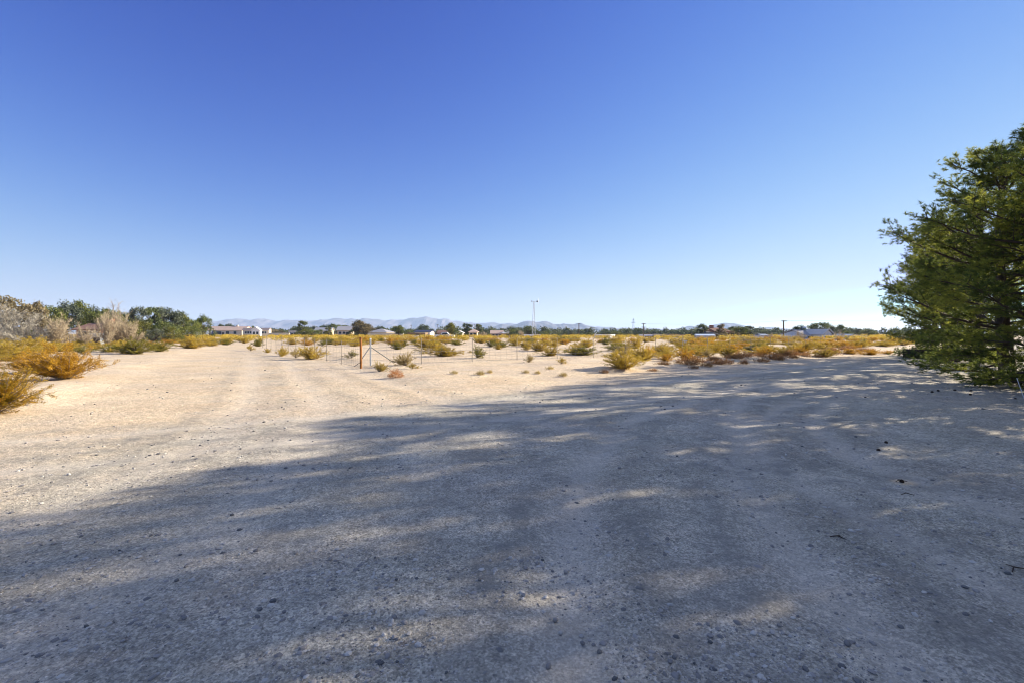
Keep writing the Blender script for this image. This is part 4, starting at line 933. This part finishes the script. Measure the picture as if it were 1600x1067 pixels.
px_, py_ = bearing(989.5, 420); pz = gh1(px_, py_); ph = CAMH + (HORI - 497) / FPX * 420 - pz
py = empty('lattice_pylon', (px_, py_, pz)); tag(py, 'distant lattice power pylon with three crossarms', 'pylon')
strut_tower(py, ph * .98, 2.2, .5, 9, 'dark_steel')
for q, (zz, aw) in enumerate(((.72, 3.6), (.80, 2.6), (.88, 1.6))): m = MB(); m.box(-aw / 2, aw / 2, -.12, .12, ph * zz, ph * zz + .22); m.build('crossarm', M['dark_steel'], py)
x, y = bearing(1071, 46); m = MB(); m.box(-.12, .12, -.1, .1, -.1, .62); m.box(-.15, .15, -.12, .12, .62, .67); o = m.build('utility_box', M['trim']); o.location = (x, y, gh1(x, y)); tag(o, 'small white utility box standing among the field bushes', 'box')
x, y = gp(1433, 559)
o = empty('timber_crate', (x, y, gh1(x, y)), .2); tag(o, 'dark wooden crate heaped with brush at the end of the pine row', 'crate')
m = MB()
for k in range(4): m.box(-.55, .55, -.42, -.38, .02 + k * .13, .13 + k * .13); m.box(-.55, .55, .38, .42, .02 + k * .13, .13 + k * .13); m.box(-.55, -.51, -.378, .378, .02 + k * .13, .13 + k * .13); m.box(.51, .55, -.378, .378, .02 + k * .13, .13 + k * .13)
m.build('slats', M['dark_wood'], o)
m = MB(); m.box(-.5, .5, -.37, .37, .44, .47); m.build('lid', M['tan_wall'], o)

# ------------------------------------------------------------------ scattered bushes (individual), labelled by landmark
LM = [(20, 'the grey leafless thicket'), (95, 'the pale leafless thicket'), (145, 'the brick house'), (190, 'the pinkish leafless tree'), (240, 'the dense green tree row'), (290, 'the end of the green tree row'), (340, 'the tile roofed ranch house'), (398, 'the white gabled porch'),
      (430, 'the cream garden wall'), (473, 'the pointed green conifer'), (505, 'the pale roofed house'), (538, 'the grey gabled house'), (565, 'the rusty corner post'), (592, 'the grey hip roofed house'), (623, 'the round green tree'), (655, 'the navy roofed house'), (693, 'the white pickup'),
      (730, 'the columnar conifers'), (775, 'the pink house'), (812, 'the white trailer'), (836, 'the wind tower'), (870, 'the trees past the wind tower'), (905, 'the plain utility pole'), (940, 'the long white shed'), (990, 'the lattice pylon'), (1010, 'the transformer pole'), (1033, 'the dark pyramid roof'), (1060, 'the low white house'),
      (1100, 'the large dark pine'), (1130, 'the red house'), (1160, 'the broad green tree'), (1196, 'the blue roofed shed'), (1224, 'the nearest utility pole'), (1250, 'the round headed tree'), (1275, 'the steep grey roof'), (1300, 'the white gabled wing'), (1335, 'the small white gabled house'), (1370, 'the last dark tree'), (1400, 'the small white hut')]
rs = np.random.RandomState(77); cand = []
def ok(x, y, r, lim):
    for bx_, by_, br_ in BUSHES:
        if (x - bx_) ** 2 + (y - by_) ** 2 < (lim * (r + br_)) ** 2: return False
    return True
tries = 0
while len(cand) < 258 and tries < 60000:
    tries += 1
    d = 26 + 68 * rs.rand() ** .85; u = rs.uniform(-1.07, .86)
    if len(cand) < 46: q_ = rs.uniform(22, 66); v_ = rs.uniform(14.9, 25); d = .616 * q_ + .788 * v_; u = (.788 * q_ - .616 * v_) / d
    elif len(cand) < 60: u = rs.uniform(-1.1, -.76); d = rs.uniform(30, 52)
    elif len(cand) < 90: d = rs.uniform(42, 62); u = rs.uniform(-.5, .8)
    x, y = u * d, d
    rpp, tpp = rperp(x, y), tperp(x, y)
    if rpp > -14.6: continue
    if abs(tpp) < 5.0 and y < 52: continue
    if len(cand) >= 90 and tpp > 0 and y < 46 and rs.rand() > .05 * (y - 20) / 10: continue          # open field inside the fence
    if len(cand) >= 90 and tpp > 0 and 46 <= y < 60 and rs.rand() > .5: continue
    if tpp < 0 and y < 36 and u > -.76: continue
    if u < -.74 and y > 55: continue
    if len(cand) < 46 and u < .12: continue
    r = rs.uniform(.7, 1.5)
    if not ok(x, y, r, .5): continue
    BUSHES.append((x, y, r)); cand.append((x, y, r))
cols = []
for (x, y, r) in cand:
    px = 800 + x / y * FPX; v = rs.rand()
    g_, o_ = (.62, .16) if px > 560 else (.56, .16)
    if px > 1040: g_, o_ = .55, .33
    c = 'gold' if v < g_ else 'orange' if v < g_ + o_ else 'olive' if v < .94 else 'pale'
    lm = min(LM, key=lambda q: abs(q[0] - px)); cols.append((lm[1], c, y, x, r))
cols.sort(key=lambda q: (q[0], q[1], q[2]))
ORD = ['nearest', 'second nearest', 'third nearest', 'fourth nearest', 'fifth nearest', 'sixth nearest', 'seventh nearest', 'eighth nearest', 'ninth nearest', 'tenth nearest'] + ['%dth nearest' % k for k in range(11, 40)]
prev = None; cnt = 0
for lm, c, y, x, r in cols:
    cnt = cnt + 1 if (lm, c) == prev else 0; prev = (lm, c)
    h = (rs.uniform(.5, .78) if rperp(x, y) > -26 else rs.uniform(.62, 1.0)) * (.8 if x / y < -.6 else 1)
    place_shrub(CREO[rs.randint(5)], x, y, h, r * 1.1, M['creo_' + c], 'creosote_bush', '%s %s scattered creosote bush below %s' % (ORD[cnt], NAMES[c], lm), 'bush', GRP, rs.uniform(0, 6))
print('bushes', len(cols) + 40)
# distant scrub: one low mass beyond the countable bushes
m = MB(); rs = np.random.RandomState(8); Cs, Ds, Vs, Ls = [], [], [], []
for k in range(1500):
    d = 85 + 170 * rs.rand(); u = rs.uniform(-1.05, .95); x, y = u * d, d
    if rperp(x, y) > -16: continue
    h = rs.uniform(.7, 1.25); n = int(150 * 90 / d) + 40; q = unit(rs.normal(0, 1, (n, 3))) * rs.uniform(.5, 1, (n, 1)) * [h, h, h * .5] + [x, y, gh1(x, y) + h * .52]
    Cs.append(q); Ds.append(rs.normal(0, .5, (n, 3)) + [0, 0, 1]); Vs.append(np.clip(rs.normal(.45, .25, n) + rs.normal(0, .15), 0, 1)); Ls.append(np.full(n, .15 * d / 100))
C = np.concatenate(Cs); quads_at(m, C, np.concatenate(Ds), np.concatenate(Ls), .09, rs, np.concatenate(Vs))
o = m.build('distant_scrub', M['creo_gold']); tag(o, 'golden desert scrub covering the far plain before the houses', 'scrub', kind='stuff')

# ------------------------------------------------------------------ dry weeds on the road bank
def weed(seed):
    rs = np.random.RandomState(seed); lv = MB(); n = 420; a = rs.uniform(0, 6.28, n); r = rs.rand(n) ** .8 * (.45 + .55 * np.abs(np.sin(a * 2.5 + seed) * np.cos(a * 1.3)))
    c = np.stack([np.cos(a) * r, np.sin(a) * r, rs.uniform(0, .12, n) * (1 - r * .5)], -1); d = np.stack([np.cos(a) * .6, np.sin(a) * .6, rs.uniform(.2, 1.1, n)], -1)
    quads_at(lv, c, d, rs.uniform(.16, .42, n), .022, rs, rs.uniform(0, 1, n)); return mesh_of(lv, 'dry_weed', M['red_weed'])
WD = [weed(1), weed(2)]
wl = [(1105, 573, 40, 7, 'long dark reddish weed patch at the start of the road bank'), (1135, 569, 44, 9, 'darkest thick weed patch on the road bank'), (1162, 569, 30, 7, 'weed patch directly past the darkest one on the road bank'), (1192, 566, 40, 7, 'low weed patch below the bushy orange creosote bush'),
      (1218, 563, 34, 6, 'thin weed patch below the nearest utility pole'), (1085, 576, 26, 5, 'small rusty weed patch at the near tip of the road bank'), (1020, 580, 30, 4, 'faint rusty weed patch on the shoulder below the rounded orange bush'), (945, 583, 22, 6, 'reddish weed tuft on the shoulder below the largest golden bush'),
      (880, 588, 20, 6, 'dark twiggy weed tuft on the shoulder below the spindly bush'), (860, 577, 18, 5, 'pale weed tuft just outside the fence below the wind tower'), (750, 586, 22, 7, 'yellowish grass tuft on the road shoulder'), (710, 584, 18, 5, 'greyish grass tuft on the road shoulder nearer the tumbleweed'),
      (765, 583, 12, 4, 'small brown grass tuft beside the yellowish one'), (822, 583, 16, 5, 'brown weed tuft in the middle of the road shoulder'), (1240, 560, 34, 5, 'orange weed patch where the bank fades out'), (1280, 558, 30, 4, 'last weed patch on the fading road bank'),
      (840, 584, 10, 4, 'tiny dark weed tuft on the shoulder beside the brown one'), (1060, 571, 20, 5, 'brown weed tuft between the orange bushes and the bank'), (660, 553, 10, 4, 'small dead tuft on open sand inside the fence'), (735, 551, 12, 3, 'flat dead tuft inside the fence near the vase shaped bush')]
for k, (px, pyy, wp, hp, lb) in enumerate(wl):
    x, y = gp(px, pyy); o = bpy.data.objects.new('dry_weed_clump', WD[k % 2]); SC.collection.objects.link(o); s = wp / FPX * y / 2.3
    o.location = (x, y, gh1(x, y)); o.scale = (s, max(s * .75, .2), max(hp / FPX * y / .30, .4)); o.rotation_euler = (0, 0, .5 if k % 2 else .65); tag(o, lb, 'weed', 'dry weed clumps along the road bank')
    if px < 900: o.material_slots[0].link = 'OBJECT'; o.material_slots[0].material = M['creo_pale']

rs = np.random.RandomState(21)
NTH = ['first', 'second', 'third', 'fourth', 'fifth', 'sixth', 'seventh', 'eighth', 'ninth', 'tenth'] + ['%dth' % k for k in range(11, 40)]
for k in range(30):
    q_ = 19.5 + k * .92 + rs.uniform(-.3, .3); v_ = 12.9 + rs.normal(0, .35); x, y = .788 * q_ - .616 * v_, .616 * q_ + .788 * v_
    o = bpy.data.objects.new('dry_weed_clump', WD[k % 2]); SC.collection.objects.link(o); a_ = rs.uniform(.45, .95)
    o.location = (x, y, gh1(x, y) - .02); o.scale = (a_, a_ * .7, rs.uniform(.55, 1.15)); o.rotation_euler = (0, 0, rs.uniform(0, 6)); tag(o, 'reddish dry weed clump, %s of the bank row counted away from the largest golden bush' % NTH[k], 'weed', 'dry weed clumps along the road bank')

# ------------------------------------------------------------------ stones
ICO = None
def ico():
    t = (1 + 5 ** .5) / 2
    v = unit(np.array([(-1, t, 0), (1, t, 0), (-1, -t, 0), (1, -t, 0), (0, -1, t), (0, 1, t), (0, -1, -t), (0, 1, -t), (t, 0, -1), (t, 0, 1), (-t, 0, -1), (-t, 0, 1)], float))
    f = np.array([(0, 11, 5), (0, 5, 1), (0, 1, 7), (0, 7, 10), (0, 10, 11), (1, 5, 9), (5, 11, 4), (11, 10, 2), (10, 7, 6), (7, 1, 8), (3, 9, 4), (3, 4, 2), (3, 2, 6), (3, 6, 8), (3, 8, 9), (4, 9, 5), (2, 4, 11), (6, 2, 10), (8, 6, 7), (9, 8, 1)])
    return v, f
IV, IF = ico()
def subdiv(v, f):
    v = list(map(tuple, v)); mid = {}; out = []
    def mp(a, b):
        k = (min(a, b), max(a, b))
        if k not in mid: p = unit(np.array(v[a]) + np.array(v[b])); v.append(tuple(p)); mid[k] = len(v) - 1
        return mid[k]
    for a, b, c in f:
        x_, y_, z_ = mp(a, b), mp(b, c), mp(c, a); out += [(a, x_, z_), (b, y_, x_), (c, z_, y_), (x_, y_, z_)]
    return np.array(v), np.array(out)
rs = np.random.RandomState(99)
n = 120000
r = 1.3 * (34 / 1.3) ** rs.rand(n); th_ = rs.uniform(-.98, .98, n)
x = r * np.sin(th_) * 1.1; y = r * np.cos(th_)
sz = .0028 * (1 - rs.rand(n)) ** (-1 / 2.05); sz = np.clip(sz, 0, .016 + .0010 * r)
cl = fbm(x / .8, y / .8, 61, 3)
keep = (sz > .0010 * r) & (cl * 1.6 + rs.uniform(-.35, .35, n) > -.05) & ((rperp(x, y) > -10.5) | (rs.rand(n) < .5))
x, y, sz = x[keep], y[keep], sz[keep]; n = len(x); print('stones', n)
z = gh(x, y)
for d, wd, dp in rut_dist(x, y): z = z - dp * np.exp(-(d / wd) ** 2) + dp * .45 * np.exp(-((d - wd * 1.8) / (wd * .6)) ** 2)
ang = rs.uniform(0, 6.28, n); S = sz[:, None] * rs.uniform(.6, 1.25, (n, 3)) * [1, 1, .62]
V = IV[None] * S[:, None] * (1 + rs.uniform(-.22, .22, (n, 12, 1)))
ca, sa = np.cos(ang)[:, None], np.sin(ang)[:, None]
V = np.stack([V[..., 0] * ca - V[..., 1] * sa + x[:, None], V[..., 0] * sa + V[..., 1] * ca + y[:, None], V[..., 2] + (z + sz * rs.uniform(-.15, .3, n))[:, None]], -1)
m = MB(); m.add(V.reshape(-1, 3), (IF[None] + 12 * np.arange(n)[:, None, None]).reshape(-1, 3), 0, np.repeat(np.clip(rs.normal(.6, .3, n), 0, 1), 20))
o = m.build('gravel', M['stone']); tag(o, 'loose grey gravel scattered over the road', 'gravel', kind='stuff')
V2, F2 = subdiv(IV, IF)
rocks = [(953, 867, 13, 6, 'pale elongated stone lying slanted on the shaded road', .8), (781, 1017, 20, 12, 'biggest dark rounded stone in the shade', .15), (758, 1052, 14, 11, 'grey stone below the biggest dark one', .45), (857, 1038, 12, 12, 'round grey stone beside the biggest dark one', .45),
         (1186, 886, 17, 8, 'grey flat stone with a shadow on the middle of the road', .5), (1153, 972, 16, 8, 'dark stone at the edge of a sunny patch', .2), (1211, 994, 11, 7, 'small dark stone just past a sunny patch', .15), (884, 891, 8, 6, 'small light stone in the rut', .6), (901, 918, 5, 5, 'tiny white stone in the rut', .9),
         (794, 915, 8, 7, 'stone in the small sunny patch', .6), (868, 966, 9, 7, 'stone just below the small sunny patch', .5), (876, 986, 8, 6, 'pale stone below the sunny patch pair', .8), (910, 1002, 8, 8, 'dark round stone beside the sunny patch', .2), (1184, 943, 9, 6, 'grey stone on its own in the shade', .5),
         (1324, 1003, 12, 9, 'dark lump of a stone near the bottom of the road', .25), (438, 1042, 10, 8, 'grey stone near the bottom of the deep shade', .4), (402, 963, 11, 9, 'dark clod in the deep shade', .15), (386, 1025, 9, 6, 'dark grey stone beside the round stone in deep shade', .3), (147, 946, 9, 6, 'light stone near a soft sunny patch', .8),
         (45, 937, 15, 6, 'brown flat clod in the near corner shade', .2), (230, 934, 10, 6, 'dark clod in the middle of the near shade', .15), (452, 932, 7, 5, 'light stone beyond the dark clod', .8), (511, 996, 7, 8, 'small pale stone at the middle of the shade', .6), (1137, 1062, 9, 6, 'dark stone at the picture bottom', .15), (1019, 1051, 8, 6, 'light stone at the picture bottom', .7)]
rs = np.random.RandomState(6)
for px, pyy, wp, hp, lb, v in rocks:
    x, y = gp(px, pyy); s = wp / 2 / FPX * math.hypot(x, y); hz = min(hp / FPX * y * .7, s * 1.1)
    m = MB(); vv = V2 * (1 + rs.uniform(-.10, .10, (len(V2), 1))) * [s, s * rs.uniform(.6, .9), hz * .75]
    m.add(vv, F2, 0, np.full(len(F2), v)); o = m.build('stone', M['stone'], smooth=True); o.location = (x, y, gh1(x, y) + hz * .25 - .01); o.rotation_euler = (0, 0, -.7 if px == 953 else rs.uniform(0, 3))
    tag(o, lb, 'stone', 'larger stones lying on the road')
# pine cones and dead twigs
def cone_mesh():
    m = MB(); k = 0
    m.tube([(-.045, 0, .03), (-.02, 0, .03), (.02, 0, .03), (.05, 0, .03)], [.012, .028, .024, .006], 9)
    for i in range(60):
        a = i * 2.4; t = i / 60; xx = -.04 + .085 * t; rr = .03 * math.sin(min(t * 2.2 + .5, 3.0)); c = np.array([xx, math.cos(a) * rr, .03 + math.sin(a) * rr]); d = unit(np.array([.5, math.cos(a), math.sin(a)])); s = unit(np.cross(d, [1, 0, 0])) * .008
        m.add([c - s, c + s, c + d * .016 + s * .6, c + d * .016 - s * .6], [(0, 1, 2, 3)])
    return mesh_of(m, 'pine_cone', M['cone'])
CM = cone_mesh()
for k, (px, pyy, lb) in enumerate([(1456, 613, 'pine cone on the lit sand farthest from the pine trunks'), (1466, 611, 'pine cone next to the farthest one on the sand'), (1492, 610, 'pine cone in the middle of the group near the boughs'), (1516, 617, 'largest looking pine cone close under the boughs'), (1517, 611, 'pine cone just behind the largest looking one'),
                            (1372, 704, 'pine cone alone on the shaded middle of the road'), (1385, 692, 'pine cone behind the lone one on the shaded road'), (1587, 623, 'pine cone at the picture edge under the nearest boughs'), (1409, 753, 'dark pine cone near the twigs in the shade'), (1352, 621, 'pine cone on the bright strip of road')]):
    x, y = gp(px, pyy); o = bpy.data.objects.new('pine_cone', CM); SC.collection.objects.link(o); o.location = (x, y, gh1(x, y) - .005); s = .7 if k < 5 else .5; o.scale = (s, s, s); o.rotation_euler = (0, 0, k * 1.3); tag(o, lb, 'pine cone', 'pine cones dropped on the road')
for k, (px, pyy, L, a, lb) in enumerate([(1310, 842, .20, -.5, 'short dark stick lying on the shaded road'), (1408, 753, .22, 0.1, 'dark broken twig beside the sunny streaks'), (1418, 774, .2, -.1, 'dark twig below the broken one'), (1590, 892, .25, .4, 'curved pale twig at the picture edge')]):
    x, y = gp(px, pyy); m = MB(); L *= .55; m.tube([(-L / 2, 0, .012), (0, .02, .022), (L / 2, -.01, .010)], [.004, .005, .003], 5); m.tube([(0, .02, .022), (L * .2, .07, .012)], [.004, .002], 4)
    o = m.build('twig', M['bark']); o.location = (x, y, gh1(x, y)); o.rotation_euler = (0, 0, a); tag(o, lb, 'twig', 'dead twigs on the road')

# ------------------------------------------------------------------ haze
m = MB(); m.box(-8800, 8800, -1600, 8200, -20, 225); hz = m.build('haze', []); 
hm_ = bpy.data.materials.new('haze'); hm_.use_nodes = True; n = hm_.node_tree; n.nodes.remove(n.nodes['Principled BSDF'])
pv = n.nodes.new('ShaderNodeVolumePrincipled'); pv.inputs['Color'].default_value = (.50, .68, 1, 1); pv.inputs['Density'].default_value = 1.15e-4; pv.inputs['Anisotropy'].default_value = .2
n.links.new(pv.outputs[0], n.nodes['Material Output'].inputs['Volume']); hz.data.materials.append(hm_); tag(hz, 'pale blue desert haze in the distant air', 'haze', kind='stuff')
